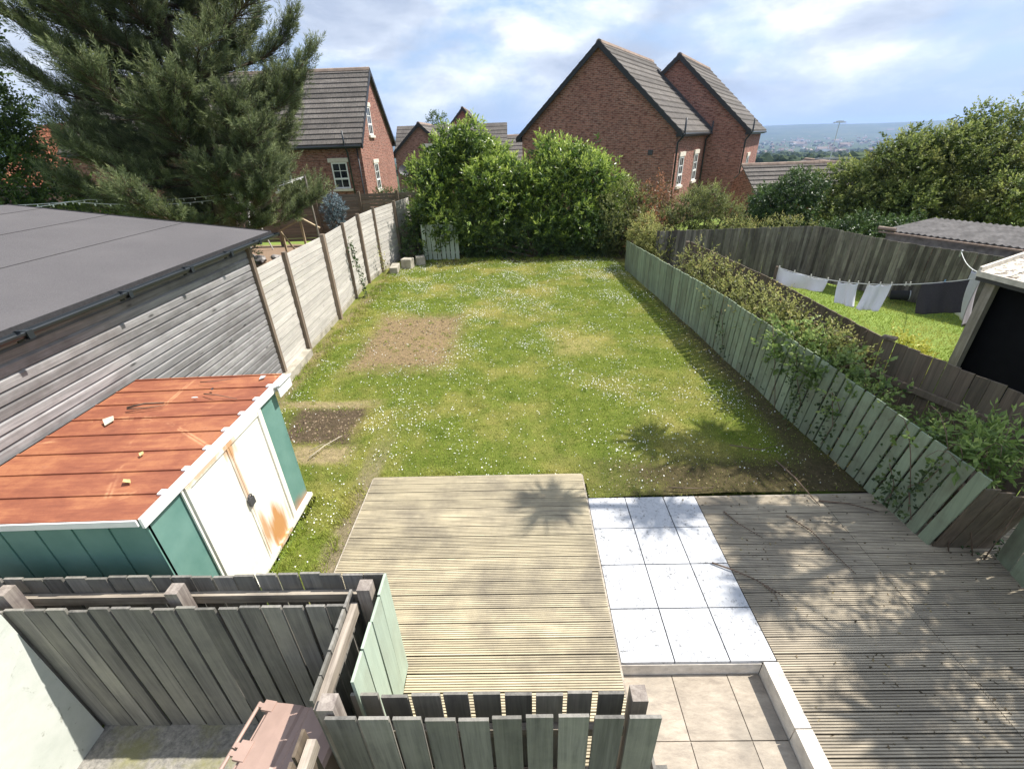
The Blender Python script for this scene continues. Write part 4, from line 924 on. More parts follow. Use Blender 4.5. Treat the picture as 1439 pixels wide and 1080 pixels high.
def gable_house(name, label, loc, rz, W, L, ze, zr, zb, apex=0.0, oh=.28, brick='brick', rows=13, tile='tile', front_pipe=True, back=.28, group=None):
    t = thing(name, label, 'house', loc, rz, group); Wm = WORLD[t]
    P = lambda x, y, z: Wm @ V((x, y, z))
    hw = W / 2 - oh; slR = (zr - ze) / (W / 2 - apex); slL = (zr - ze) / (W / 2 + apex)
    zwR = ze + slR * oh - .12; zwL = ze + slL * oh - .12
    mb = MB(); mb.prism([P(-hw, 0, zb), P(hw, 0, zb), P(hw, 0, zwR), P(apex, 0, zr - .12), P(-hw, 0, zwL)], Wm.to_3x3() @ V((0, L, 0))); mb.build('wall', M[brick], t)
    mb = MB()
    for side, (xe, sl) in ((1, (W / 2, slR)), (-1, (-W / 2, slL))):
        for k in range(rows):
            f0, f1 = k / rows, (k + 1) / rows
            xa, za = xe + (apex - xe) * f0, ze + (zr - ze) * f0; xb, zb_ = xe + (apex - xe) * (f1 + .02), ze + (zr - ze) * (f1 + .02)
            if k == rows - 1: xb, zb_ = apex, zr
            lift = .085
            mb.prism([P(xa, -oh * .6, za + lift), P(xb, -oh * .6, zb_ + .012), P(xb, -oh * .6, zb_ - .03), P(xa, -oh * .6, za - .012)], Wm.to_3x3() @ V((0, L + oh * .6 + back, 0)))
    rf = mb.build('roof', M[tile], t)
    mb = MB(); nrt = max(3, int(L / .45))
    for k in range(nrt):
        ya = -oh * .6 + k * (L + oh * .6 + back) / nrt; yb = ya + (L + oh * .6 + back) / nrt - .012
        mb.prism([P(apex - .16, ya, zr - .07), P(apex - .10, ya, zr + .055), P(apex, ya, zr + .095), P(apex + .10, ya, zr + .055), P(apex + .16, ya, zr - .07)], Wm.to_3x3() @ V((0, yb - ya, 0)))
    mb.build('ridge_tiles', M['redtile'] if tile == 'redtile' else M['ridge'], rf)
    mb = MB()
    for xe in (W / 2, -W / 2):
        for yy in (-oh * .6 - .03, ):
            mb.prism([P(xe, yy, ze - .20), P(xe, yy, ze + .05), P(apex, yy, zr + .05), P(apex, yy, zr - .24)], Wm.to_3x3() @ V((0, .05, 0)))
    mb.prism([P(W / 2 - .04, -oh * .6, ze - .16), P(hw, -oh * .6, ze - .16), P(hw, -oh * .6, ze - .02), P(W / 2 - .04, -oh * .6, ze - .02)], Wm.to_3x3() @ V((0, L + .1, 0)))
    mb.prism([P(-W / 2 + .04, -oh * .6, ze - .16), P(-hw, -oh * .6, ze - .16), P(-hw, -oh * .6, ze - .02), P(-W / 2 + .04, -oh * .6, ze - .02)], Wm.to_3x3() @ V((0, L + .1, 0)))
    mb.build('bargeboard', M['black'], t)
    for sx in (1, -1):
        mb = MB(); mb.tube([P(sx * (W / 2 + .02), -oh * .5, ze - .06), P(sx * (W / 2 + .02), L, ze - .06)], .06, 8); mb.build('gutter', M['gutter'], t)
    return t

M['ridge'] = mat_plain('terracotta_ridge', (.27, .205, .165), .9, .2, var=.25, scale=3)
def downpipe(t, pts, r=.045):
    Wm = WORLD[t]; mb = MB(); mb.tube([Wm @ V(p) for p in pts], r, 8); mb.build('downpipe', M['gutter'], t, smooth=True)

# right pair
H1 = gable_house('brick_house', 'large red brick gable house behind the laurels, the nearer of the stepped pair', (4.01, 26.49, -1), R(-31), 9.0, 8.2, 5.35, 9.26, -1, apex=.12, rows=14)
for y_ in (1.5, 4.9): window(H1, (4.225, y_ + .45, 2.95), (0, -1, 0), (1, 0, 0), .9, 1.35)
downpipe(H1, [(4.56, .05, 5.95), (4.56, .05, 5.28), (4.45, .02, 5.12), (4.30, .02, 4.95), (4.30, .02, 0)]); downpipe(H1, [(4.56, 6.7, 5.9), (4.54, 6.7, 5.3), (4.30, 6.7, 5.0), (4.30, 6.7, 0)])
mb = MB(); Wm = WORLD[H1]; mb.obox(Wm @ V((3.05, -.02, 4.55)), Wm.to_3x3() @ V((1, 0, 0)), Wm.to_3x3() @ V((0, 1, 0)), (0, 0, 1), .23, .05, .23); mb.build('vent', M['darkgrey'], H1)
mb = MB(); mb.bar(Wm @ V((4.45, 6.93, 5.47)), Wm @ V((.95, 6.93, 8.6)), .2, .2); mb.build('flashing', M['darkgrey'], H1)
H2 = gable_house('brick_house', 'red brick house set back and to the right of the big gable, with black verge', (9.42, 31.41, -1), R(-31), 9.0, 8.0, 5.32, 9.26, -1, apex=.05, rows=14)
downpipe(H2, [(4.56, .05, 5.95), (4.56, .05, 5.3), (4.42, .02, 5.1), (4.28, .02, 4.9), (4.28, .02, 0)]); window(H2, (4.225, 3.4, 2.6), (0, -1, 0), (1, 0, 0), .9, 1.35)
# left house: gable faces right
H3 = gable_house('brick_house', 'red brick house on the left, half hidden by the pine, with grey tiled roof', (-8.3, 30.75, -.8), R(90), 7.7, 16, 5.13, 8.88, -.8, rows=15)
for (xw, zw, ww, hh) in ((-10.05, 2.22, .86, 1.30), (-13.32, 2.2, .95, 1.30), (-16.6, 2.2, .95, 1.3)): window(H3, (-3.57, -(xw - -8.3), zw + .8), (0, -1, 0), (-1, 0, 0), ww, hh)
window(H3, (-1.55, 0, 5.6), (1, 0, 0), (0, -1, 0), .8, 1.4); window(H3, (-1.55, 0, 2.75), (1, 0, 0), (0, -1, 0), .8, 1.4)
downpipe(H3, [(-3.87, .75, 5.8), (-3.87, .75, 5.05), (-3.66, .72, 4.8), (-3.66, .66, 0)]); downpipe(H3, [(-3.66, .18, 5.0), (-3.66, .18, 0)], .035)
# small houses between
H4 = gable_house('brick_house', 'distant brick house with small gable and white window left of the near laurel', (-7.8, 42, -1.5), 0, 5.0, 6, 5.0, 7.25, -1, apex=0, rows=9, brick='brick_far')
window(H4, (.3, 0, 4.3), (1, 0, 0), (0, -1, 0), 1.6, 1.25)
Wm = WORLD[H4]; mb = MB(); P = lambda x, y, z: Wm @ V((x, y, z))
for k in range(8):
    a, b = k / 8, (k + 1.03) / 8; mb.prism([P(-2.9, 2.2 + 2.8 * a, 4.75 + 2.45 * a + .05), P(-2.9, 2.2 + 2.8 * b, 4.75 + 2.45 * b + .01), P(-2.9, 2.2 + 2.8 * b, 4.75 + 2.45 * b - .04), P(-2.9, 2.2 + 2.8 * a, 4.75 + 2.45 * a - .04)], (10, 0, 0))
mb.build('cross_roof', M['tile'], H4); mb = MB(); mb.prism([P(-2.7, 2.6, -1), P(-2.7, 7.6, -1), P(-2.7, 7.6, 4.7), P(-2.7, 5.0, 7.1), P(-2.7, 2.6, 4.9)], (9.6, 0, 0)); mb.build('cross_wing', M['brick_far'], H4)
mb = MB(); mb.box(-11.4, -10.9, 36.2, 36.28, -.4, -.3); cone = []; n = 14
t5 = thing('satellite_dish', 'dark satellite dish on the wall corner by the gap between the houses', 'dish', (-8.0, 36.0, 1.2))
mb = MB(); c0 = V((-8.1, 35.9, 2.6)); ax = V((.35, -.8, .35)).normalized(); u_ = ax.cross(V((0, 0, 1))).normalized(); v_ = u_.cross(ax)
rings = [[c0 + (u_ * math.cos(k * 6.2832 / n) + v_ * math.sin(k * 6.2832 / n)) * r_ + ax * r_ * r_ * .5 for k in range(n)] for r_ in (.05, .2, .38)]
vs = [p for rg in rings for p in rg]; fs = [(i * n + k, i * n + (k + 1) % n, (i + 1) * n + (k + 1) % n, (i + 1) * n + k) for i in range(2) for k in range(n)]
vs2 = [p - ax * .02 for p in vs]; mb.add(vs + vs2, fs + [tuple(len(vs) + q_ for q_ in f_[::-1]) for f_ in fs] + [(2 * n + k, len(vs) + 2 * n + k, len(vs) + 2 * n + (k + 1) % n, 2 * n + (k + 1) % n) for k in range(n)]); mb.build('reflector', M['darkgrey'], t5)
mb = MB(); mb.tube([c0 - ax * .02, c0 - ax * .3 + V((0, 0, -.2)), V((-8.1, 36.3, -1.0))], .03, 6); mb.build('mast', M['darkgrey'], t5); mb = MB(); mb.tube([c0 - v_ * .3, c0 + ax * .4], .015, 5); mb.build('arm', M['darkgrey'], t5)
H5 = gable_house('brick_house', 'farthest brick gable peeping above the first laurel', (-4.95, 50, -2), 0, 5.2, 7, 6.4, 9.15, -2, rows=9, brick='brick_far')
H6 = gable_house('brick_house', 'house with orange red roof glimpsed between the left hand trees', (-23.6, 29.5, -1.4), R(60), 7, 9, 4.2, 7.4, -.5, rows=9, tile='redtile', brick='brick_far')
H7 = gable_house('brick_house', 'low distant roof seen through the gap right of the first laurel', (1.5, 52, -4), R(90), 7, 9, 6.1, 8.7, -4, rows=8, brick='brick_far')
# low tiled garage right of the pair
t = thing('tiled_garage', 'low brick garage with dark tiled roof and terracotta ridge beside the right houses', 'garage', (13.3, 24, -1))
Wm = WORLD[t]; x0, x1 = 11.15, 15.95
mb = MB()
for k in range(8):
    a, b = k / 8, (k + 1.03) / 8; ya, za = 22.5 + 2.3 * a, 1.58 + 1.27 * a; yb, zb_ = 22.5 + 2.3 * b, 1.58 + 1.27 * b
    mb.prism([(x0, ya, za + .06), (x0, yb, zb_ + .01), (x0, yb, zb_ - .03), (x0, ya, za - .01)], (x1 - x0, 0, 0))
mb.prism([(x0 + .3, 24.8, 2.86), (x0 + .3, 26.0, 2.2), (x0 + .3, 26.0, 2.14), (x0 + .3, 24.8, 2.8)], (x1 - x0 - .3, 0, 0)); rf = mb.build('roof', M['tile'], t)
mb = MB()
for k in range(11): mb.prism([(x0 + k * (x1 - x0) / 11, 24.68, 2.83), (x0 + k * (x1 - x0) / 11, 24.72, 2.92), (x0 + k * (x1 - x0) / 11, 24.82, 2.94), (x0 + k * (x1 - x0) / 11, 24.94, 2.82)], ((x1 - x0) / 11 - .012, 0, 0))
mb.build('ridge_tiles', M['ridge'], rf)
mb = MB(); mb.prism([(x0 + .2, 22.75, -1.2), (x0 + .2, 25.9, -1.2), (x0 + .2, 25.9, 2.0), (x0 + .2, 24.8, 2.75), (x0 + .2, 22.75, 1.62)], (x1 - x0 - .4, 0, 0)); mb.build('wall', M['brick'], t)
mb = MB(); mb.bar((x0, 22.47, 1.50), (x1, 22.47, 1.50), .06, .14); mb.build('gutter', M['gutter'], t)
window(t, (12.05 - 13.3, 22.75 - 24, .0 + 1), (1, 0, 0), (0, -1, 0), 1.0, 1.15, lintel=False)
# its tv aerial
t = thing('tv_aerial', 'pale horizontal tv aerial on a pole above the low tiled garage', 'aerial', (15.6, 24.9, 2.8))
mb = MB(); mb.tube([(15.6, 24.9, 2.2), (15.6, 24.9, 3.1)], .02, 6); mb.build('mast', M['galv'], t)
mb = MB(); mb.bar((14.75, 24.9, 3.02), (16.4, 24.75, 3.0), .05, .05)
for k in range(6): mb.bar((15.0 + k * .26, 24.62, 3.05), (15.0 + k * .26, 25.1, 3.05), .014, .014)
mb.build('boom', M['steel'], t)
mb = MB(); a_ = (16.4, 27.5, -.8); 
H8 = gable_house('brick_house', 'dark pointed roof just visible right of the low garage', (19.1, 29, -3.75), R(-10), 5.5, 6, 4.7, 6.25, -2, rows=7, brick='brick_far')
# tall lighting mast far off
t = thing('lighting_mast', 'tall slim lighting mast with flat white head in front of the hills', 'lamp', (99.5, 160, -14))
mb = MB(); mb.tube([(99.6, 160, -15), (99.45, 160, 5.8)], [.22, .10], 8); mb.build('pole', M['steel'], t)
mb = MB(); mb.box(97.9, 101.0, 159.4, 160.6, 5.8, 6.1); mb.box(98.5, 100.4, 159.6, 160.4, 6.1, 6.4); mb.build('lamp_head', M['steel'], t)

# garage with corrugated roof behind the dark fence
t = thing('corrugated_garage', 'low block garage with grey corrugated roof behind the dark fence', 'garage', (13, 12, 0))
d = V((.44, -.90, 0)).normalized(); n_ = V((.90, .44, 0)); p0 = V((10.75, 13.75, 0)); Lg = 6.2
mb = MB(); mb.obox(p0 + d * Lg / 2 + n_ * 1.35 + V((0, 0, .8)), d, n_, (0, 0, 1), Lg - .3, 2.4, 1.6); mb.build('wall', M['brick'], t)
mb = MB(); mb.obox(p0 + d * Lg / 2 + n_ * .12 + V((0, 0, 1.47)), d, n_, (0, 0, 1), Lg, .06, .26); mb.build('fascia', M['rubble'], t)
mb = MB(); nc = 168; rows_ = []
for i in range(nc + 1):
    u_ = i / nc * Lg; h = .018 * math.sin(i * math.pi / 2 * 1.0) if True else 0
    rows_.append((p0 + d * (u_ - .1) + V((0, 0, 1.66 + h)), p0 + d * (u_ - .1) + n_ * 2.7 + V((0, 0, 1.74 + h))))
vs = [q_ for ab in rows_ for q_ in ab]; vs += [q_ - V((0, 0, .03)) for q_ in vs]; m_ = 2 * (nc + 1)
fs = [(2 * i, 2 * i + 2, 2 * i + 3, 2 * i + 1) for i in range(nc)]; fs += [tuple(m_ + k for k in f_[::-1]) for f_ in fs] + [(2 * i, m_ + 2 * i, m_ + 2 * i + 2, 2 * i + 2) for i in range(nc)]
mb.add(vs, fs); M['asbestos'] = mat_plain('grey_corrugated_sheet', (.11, .104, .102), .95, .15, var=.35, scale=3, bump=.4); mb.build('roof', M['asbestos'], t)
mb = MB(); mb.bar(p0 + d * -.15 + n_ * -.05 + V((0, 0, 1.60)), p0 + d * Lg + n_ * -.05 + V((0, 0, 1.60)), .06, .04); mb.tube([p0 + d * -.2 + n_ * -.02 + V((0, 0, 1.70)), p0 + d * .25 + n_ * -.02 + V((0, 0, 1.70))], .05, 8); mb.build('trim', M['ridge'], t)

# dark open shed at the right edge
t = thing('open_shed', 'dark open fronted shed with pale corner post at the right edge', 'shed', (9, 7, 0))
cx, cy2 = 8.0, 7.6; e1 = V((.93, .37, 0)).normalized(); e2 = V((.10, -1, 0)).normalized()
c0 = V((cx, cy2, 0))
mb = MB(); mb.obox(c0 + V((.05, -.02, 1.0)), e2, e1, (0, 0, 1), .16, .16, 2.02); mb.build('corner_post', M['postpale'] if 'postpale' in M else M['railwood'], t)
mb = MB(); mb.obox(c0 + e2 * 1.3 + e1 * .35 + V((0, 0, .95)), e2, e1, (0, 0, 1), 2.6, .05, 1.95); mb.build('interior_shade', M['interior'], t)  # dark sheet behind the open front, painted in place of interior shade
mb = MB(); mb.obox(c0 + e1 * 1.3 + V((0, 0, 1.0)), e1, e2, (0, 0, 1), 2.6, .06, 2.0); mb.build('side_wall', M['brownfence'], t)
mb = MB(); mb.obox(c0 + e2 * 2.2 + e1 * .12 + V((0, 0, .75)), e2, e1, (0, 0, 1), 1.2, .12, 1.5); mb.build('pier', M['rubble'], t)
mb = MB(); q0 = c0 - e1 * .1 - e2 * .12; 
for k in range(7):
    a, b = k * .42, k * .42 + .40; mb.prism([q0 + e1 * -.05 + e2 * a + V((0, 0, 2.07)), q0 + e1 * -.05 + e2 * b + V((0, 0, 2.07)), q0 + e1 * -.05 + e2 * b + V((0, 0, 2.10)), q0 + e1 * -.05 + e2 * a + V((0, 0, 2.10))], e1 * 2.9 + V((0, 0, .30)))
mb.build('roof', M['roofboard'] if 'roofboard' in M else M['timber_raw'], t)
mb = MB(); mb.obox(q0 + e1 * 1.4 + V((0, 0, 2.26)) - e2 * .03, e1 + V((0, 0, .103)), e2, (0, 0, 1), 2.95, .05, .12); mb.obox(q0 + e2 * 1.4 - e1 * .07 + V((0, 0, 2.06)), e2, e1, (0, 0, 1), 2.9, .04, .09); mb.build('fascia', M['coping'], t)
mb = MB(); mb.obox(q0 + e2 * 1.4 - e1 * .02 + V((0, 0, 1.98)), e2, e1, (0, 0, 1), 2.9, .05, .08); mb.build('head_rail', M['darkgrey'], t)

# ------------------------------------------------------------------ washing
LA, LB = V((5.8, 10.1, 1.62)), V((8.2, 7.85, 1.95))
def lp(u_): p = LA.lerp(LB, u_); return p - V((0, 0, 4 * .25 * u_ * (1 - u_)))
t = thing('washing_line', 'pale washing line sagging across the right hand garden to the open shed', 'washing line', tuple(LA))
mb = MB(); mb.tube([lp(i / 24) for i in range(25)], .009, 5); mb.build('line', M['rope'], t)
mb = MB(); mb.tube([(5.78, 10.12, -.05), (5.78, 10.12, 1.64)], .03, 8); mb.build('pole', M['brownfence'], t)
L2A, L2B = V((8.2, 7.9, 1.98)), V((11.22, 11.68, 1.46))
t2 = thing('washing_line', 'second short line running back from the shed corner and holding a pale sheet', 'washing line', tuple(L2A))
mb = MB(); mb.tube([L2A.lerp(L2B, i / 16) - V((0, 0, .12 * i / 16 * (1 - i / 16) * 4)) for i in range(17)], .009, 5); mb.build('line', M['rope'], t2)
mb = MB(); mb.tube([L2B + V((.03, .03, -.12)), L2B + V((0, 0, 0)), L2B + V((-.03, -.04, .05))], .02, 6); mb.build('hook', M['galv'], t2)
def cloth(name, label, cat, fn, u0, u1, h0, h1, mat, group=None, wave=.03, nu=40, nv=20, flare=0.0, blow=.0, pinch=.03):
    vs = []; base = fn((u0 + u1) / 2)
    a = fn(u0); b = fn(u1); dirv = (b - a).normalized(); nrm = V((-dirv.y, dirv.x, 0)).normalized(); sd = random.random() * 6
    for j in range(nv + 1):
        v_ = j / nv
        for i in range(nu + 1):
            u_ = i / nu; p = fn(u0 + (u1 - u0) * u_).copy(); hgt = h0 + (h1 - h0) * u_
            sag = pinch * abs(math.sin(u_ * math.pi * 2)) * (1 - v_)
            p += V((0, 0, -hgt * v_ - sag)); p += nrm * (wave * (math.sin(u_ * 9 + sd + v_ * 1.5) + .5 * math.sin(u_ * 21 + sd * 2 - v_ * 2)) * (.25 + v_) + blow * v_ * v_) + dirv * flare * v_ * v_
            vs.append(p)
    n = nu + 1; fs = [(j * n + i, j * n + i + 1, (j + 1) * n + i + 1, (j + 1) * n + i) for j in range(nv) for i in range(nu)]
    mb = MB(); mb.add(vs, fs); o = mb.build(name, M[mat], loc=tuple(base), smooth=True)
    so_ = o.modifiers.new('thick', 'SOLIDIFY'); so_.thickness = .008
    return tag(o, label, cat, group)
f1 = lp
cloth('bed_sheet', 'long white sheet hanging on the left end of the washing line behind the brown fence', 'sheet', f1, -.005, .30, .36, .27, 'cloth_white', None, .03, pinch=.02, flare=-.04)
cloth('pillowcase', 'left white pillowcase on the line, next to the long sheet', 'pillowcase', f1, .355, .46, .42, .48, 'cloth_white', 'white pillowcases', .025, blow=-.08, flare=.06)
cloth('pillowcase', 'right white pillowcase on the line, billowing over the bright grass', 'pillowcase', f1, .505, .62, .50, .52, 'cloth_white', 'white pillowcases', .03, blow=-.10, flare=-.05)
cloth('towel', 'dark grey towel hanging on the line beside the open shed', 'towel', f1, .75, .935, .60, .62, 'cloth_dark', None, .02, pinch=.01, flare=.08)
f2 = lambda u_: L2A.lerp(L2B, u_) - V((0, 0, .12 * 4 * u_ * (1 - u_)))
cloth('bed_sheet', 'pale grey sheet hanging on the short second line behind the dark towel', 'sheet', f2, .04, .42, 1.0, .8, 'cloth_grey', None, .05, blow=-.05)
pk = [(.005, 0), (.10, 0), (.20, 0), (.297, 0), (.36, 0), (.41, 0), (.457, 0), (.51, 0), (.565, 0), (.617, 0), (.68, 0), (.70, 0), (.84, 1)]
desc = ['peg at the far left end of the white sheet', 'peg a third of the way along the long white sheet', 'peg two thirds of the way along the long white sheet', 'peg holding the right end of the long white sheet', 'peg on the left corner of the left pillowcase', 'peg in the middle of the left pillowcase', 'peg on the right corner of the left pillowcase', 'peg on the left corner of the right pillowcase', 'peg in the middle of the right pillowcase', 'peg on the right corner of the right pillowcase', 'loose peg on the bare line right of the pillowcases', 'second loose peg on the bare line, nearer the dark towel', 'blue peg holding the dark towel']
mbp = MB(); mbp.bar((-.009, 0, -.04), (-.004, 0, .035), .014, .010); mbp.bar((.009, 0, -.04), (.004, 0, .035), .014, .010); mbp.tube([(-.008, 0, .0), (.008, 0, .0)], .007, 6)
proto = None
for (u_, bl), ds in zip(pk, desc):
    if proto is None: o = mbp.build('clothes_peg', M['peg'], loc=(0, 0, 0)); proto = o
    else: o = proto.copy(); COL.objects.link(o)
    if bl: o.data = o.data.copy(); o.data.materials[0] = M['pegblue']
    o.location = lp(u_) + V((0, 0, .012)); o.rotation_euler = (0, 0, -.75)
    tag(o, ds, 'peg', 'pegs on the washing line')

t = thing('drain_pipe', 'short black pipe with pale rim lying at the foot of the dark fence', 'pipe', (10.55, 12.2, 0))
mb = MB(); mb.tube([(10.42, 12.36, .15), (10.75, 12.15, .20)], .13, 16); mb.build('pipe', M['rubber'], t)
mb = MB(); mb.tube([(10.752, 12.149, .2), (10.765, 12.141, .201)], .136, 16); r_ = mb.build('rim', M['galv'], t); mb = MB(); mb.tube([(10.767, 12.14, .2012), (10.772, 12.137, .2016)], .115, 16); mb.build('opening_shade', M['interior'], t)  # dark disc on the capped end imitates shade inside the pipe
# ------------------------------------------------------------------ the left neighbour's garden
t = thing('festoon_pole', 'slim pale pole holding the string of lights beyond the grey fence', 'pole', (-8.1, 19, 0))
mb = MB(); mb.tube([(-8.1, 19, -.05), (-8.14, 19, 3.36)], .04, 8); mb.build('pole', M['posttop'], t)
def catenary(a, b, sag, n): a = V(a); b = V(b); return [a.lerp(b, i / n) - V((0, 0, sag * 4 * (i / n) * (1 - i / n))) for i in range(n + 1)]
for (a, b, s_, lb) in (((-8.14, 19, 3.32), (-13.5, 15.2, 3.06), .30, 'upper string of small pale bulbs from the pole towards the hedge'), ((-8.14, 19, 3.30), (-13.2, 14.2, 3.10), .42, 'lower string of small pale bulbs from the pole above the felt roof'), ((-13.5, 15.2, 3.06), (-19.5, 13.5, 3.6), .25, 'string of small pale bulbs along the dark tree foot on the left'), ((-13.2, 14.2, 3.10), (-19, 12.4, 3.45), .28, 'lower of the two bulb strings at the far left above the felt ridge')):
    pts = catenary(a, b, s_, 40); tt = thing('string_lights', lb, 'string lights', a, 0, 'festoon strings')
    mb = MB(); mb.tube(pts, .010, 4); mb.build('cable', M['rope'], tt)
    for i in range(1, 40, 2):
        p = pts[i]; mb = MB(); mb.tube([p, p - V((0, 0, .02)), p - V((0, 0, .045)), p - V((0, 0, .075))], [.008, .014, .024, .012], 6); mb.build('bulb', M['bulb'], tt, smooth=True)
mb = MB(); mb.bar((-10.65, 21.0, 1.05), (-9.55, 21.0, 1.52), .12, .06); mb.bar((-9.55, 21.0, 1.52), (-8.85, 21.0, 1.10), .12, .06)
for p in ((-10.6, 21, 1.05), (-9.65, 21, 1.45)): mb.bar((p[0], p[1], -.1), p, .08, .08)
mb.bar((-10.6, 20.9, 1.02), (-10.15, 20.9, .2), .06, .06); tag(mb.build('timber_trestle', M['timber_raw'], loc=(-9.8, 21, 0)), 'raw timber gable frame standing against the shaded brown fence', 'frame')
t = thing('swing_set', 'small swing set with thin pale legs beyond the felt roof corner', 'swing', (-12.8, 22, 0))
for x in (-13.6, -12.3):
    for s_ in (-1, 1):
        mb = MB(); mb.tube([(x + s_ * .28, 22 + s_ * .5, -.05), (x, 22, 2.15)], .03, 6); mb.build('leg', M['rope'], t)
mb = MB(); mb.tube([(-13.7, 22, 2.15), (-12.2, 22, 2.15)], .03, 6); mb.build('top_bar', M['rope'], t)
mb = MB(); mb.box(-13.2, -12.75, 21.85, 22.1, .5, .53); mb.tube([(-13.18, 22, .52), (-13.18, 22, 2.15)], .008, 4); mb.tube([(-12.78, 22, .52), (-12.78, 22, 2.15)], .008, 4); mb.build('seat', M['bin'], t)
for k, (x, y, s_, lb) in enumerate(((-11.2, 19.6, .3, 'largest grey stone in the bare bed beyond the grey fence'), (-10.6, 19.9, .22, 'grey stone just right of the largest one in the bare bed'), (-11.75, 20.1, .2, 'small grey stone at the left of the bare bed'), (-10.2, 19.5, .18, 'smallest grey stone nearest the grey fence'))):
    me = bpy.data.meshes.new('stone'); import bmesh
    bm = bmesh.new(); bmesh.ops.create_icosphere(bm, subdivisions=2, radius=s_)
    for v in bm.verts: v.co *= 1 + .22 * math.sin(v.co.x * 17 + k) * math.cos(v.co.y * 15 + k * 2); v.co.z *= .65
    bm.to_mesh(me); bm.free(); me.materials.append(M['rubble']); o = bpy.data.objects.new('stone', me); COL.objects.link(o); o.location = (x, y, .1); tag(o, lb, 'stone', 'stones in the neighbour bed')

# ------------------------------------------------------------------ vegetation
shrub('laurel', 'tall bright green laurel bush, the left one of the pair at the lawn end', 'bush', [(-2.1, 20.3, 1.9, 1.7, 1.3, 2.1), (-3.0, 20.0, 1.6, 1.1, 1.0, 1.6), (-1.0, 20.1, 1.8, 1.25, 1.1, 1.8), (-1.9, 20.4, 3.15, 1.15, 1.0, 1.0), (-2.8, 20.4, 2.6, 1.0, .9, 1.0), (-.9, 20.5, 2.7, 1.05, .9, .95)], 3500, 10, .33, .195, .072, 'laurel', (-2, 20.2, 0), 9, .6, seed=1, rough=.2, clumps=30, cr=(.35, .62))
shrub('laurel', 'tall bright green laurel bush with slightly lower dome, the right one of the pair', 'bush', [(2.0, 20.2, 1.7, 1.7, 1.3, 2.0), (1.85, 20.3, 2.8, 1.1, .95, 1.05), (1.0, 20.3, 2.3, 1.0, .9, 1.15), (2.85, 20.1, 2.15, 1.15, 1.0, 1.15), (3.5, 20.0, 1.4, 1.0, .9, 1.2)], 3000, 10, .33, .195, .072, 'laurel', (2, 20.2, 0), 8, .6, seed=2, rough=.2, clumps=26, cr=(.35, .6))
shrub('shrub', 'low dark evergreen skirt growing along the foot of both laurels', 'shrub', [(-1.4, 19.15, .55, 1.0, .45, .65), (.2, 19.1, .6, 1.2, .45, .7), (1.7, 19.05, .6, 1.1, .45, .75), (3.1, 18.8, .7, 1.0, .5, .85)], 1300, 8, .2, .09, .045, 'darkgreen', (.9, 19.1, 0), 6, .2, seed=3)
shrub('shrub', 'small dark shrub between the concrete blocks and the small green fence', 'shrub', [(-4.35, 18.9, .45, .45, .4, .5), (-4.45, 19.3, 1.0, .4, .4, .5)], 260, 8, .18, .08, .04, 'darkgreen', (-4.35, 18.9, 0), 3, .3, seed=4)
shrub('shrub', 'olive green shrub on the right shoulder of the right laurel', 'shrub', [(4.25, 19.2, 1.35, .85, .75, 1.1), (4.0, 18.7, .8, .7, .6, .8), (4.9, 18.7, .95, .7, .65, .85)], 1500, 8, .2, .085, .04, 'olive', (4.3, 19.0, 0), 6, .5, seed=5, rough=.25)
shrub('photinia', 'shrub with coppery red new leaves between the right laurel and the brick house', 'shrub', [(5.45, 19.4, 1.5, .75, .65, 1.05), (5.1, 18.2, .9, .6, .55, .75)], 1000, 8, .22, .095, .046, 'redtip', (5.4, 19.0, 0), 5, .7, seed=6, rough=.28)
shrub('shrub', 'pale olive shrub with cream flowers hanging over the far end of the green fence', 'shrub', [(4.55, 16.7, .95, .5, .75, .65), (4.75, 15.9, .85, .5, .6, .55)], 900, 8, .2, .08, .04, 'bramble', (4.6, 16.4, 0), 4, .4, seed=7, rough=.25)
shrub('shrub', 'rounded olive bush against the brick house right of the red tipped shrub', 'shrub', [(6.9, 18.6, 1.25, 1.0, .85, 1.05), (8.0, 18.4, 1.0, .85, .75, .85), (6.2, 18.3, .9, .7, .7, .8), (7.4, 18.5, 1.7, .7, .6, .7)], 2300, 8, .22, .08, .038, 'olive', (7.1, 18.5, 0), 7, .7, seed=8, rough=.2, clumps=14, cr=(.25, .45))
shrub('hedge_plant', 'yellow green creeper sprawling over the top of the dark fence', 'creeper', [(8.6, 15.6, 1.45, 1.1, .35, .28), (7.4, 15.8, 1.35, .8, .35, .3)], 330, 7, .2, .07, .03, 'bramble', (8.2, 15.6, 0), 4, .5, seed=9)
shrub('round_tree', 'dense dark green small tree in front of the low tiled garage', 'tree', [(10.6, 18.9, 1.35, 1.2, 1.05, 1.2), (10.75, 18.9, 1.95, .7, .7, .7), (9.9, 18.8, 1.0, .9, .8, .9)], 1500, 9, .25, .12, .06, 'darkgreen', (10.6, 18.9, -.3), 6, .5, seed=10, clumps=14, cr=(.3, .5), trunk=(0, 0, 1.0, .09), rough=.2)
shrub('hawthorn_tree', 'spreading yellowish green hawthorn, the left one of the mass on the right', 'tree', [(13.8, 19.0, 1.5, 1.5, 1.3, 1.4), (12.75, 18.6, .8, 1.0, .9, 1.0), (14.7, 18.8, 2.3, 1.3, 1.2, 1.2), (13.8, 19.2, 2.3, .95, .9, .8), (15.2, 18.2, 1.3, 1.3, 1.2, 1.4), (15.2, 19.0, 3.1, .9, .8, .8)], 5000, 9, .26, .12, .066, 'hawthorn', (13.6, 18.9, -.3), 10, .35, seed=11, clumps=38, cr=(.35, .75), trunk=(0, 0, 1.3, .14), rough=.25, rand=.5, inner=.62, fill=.35)
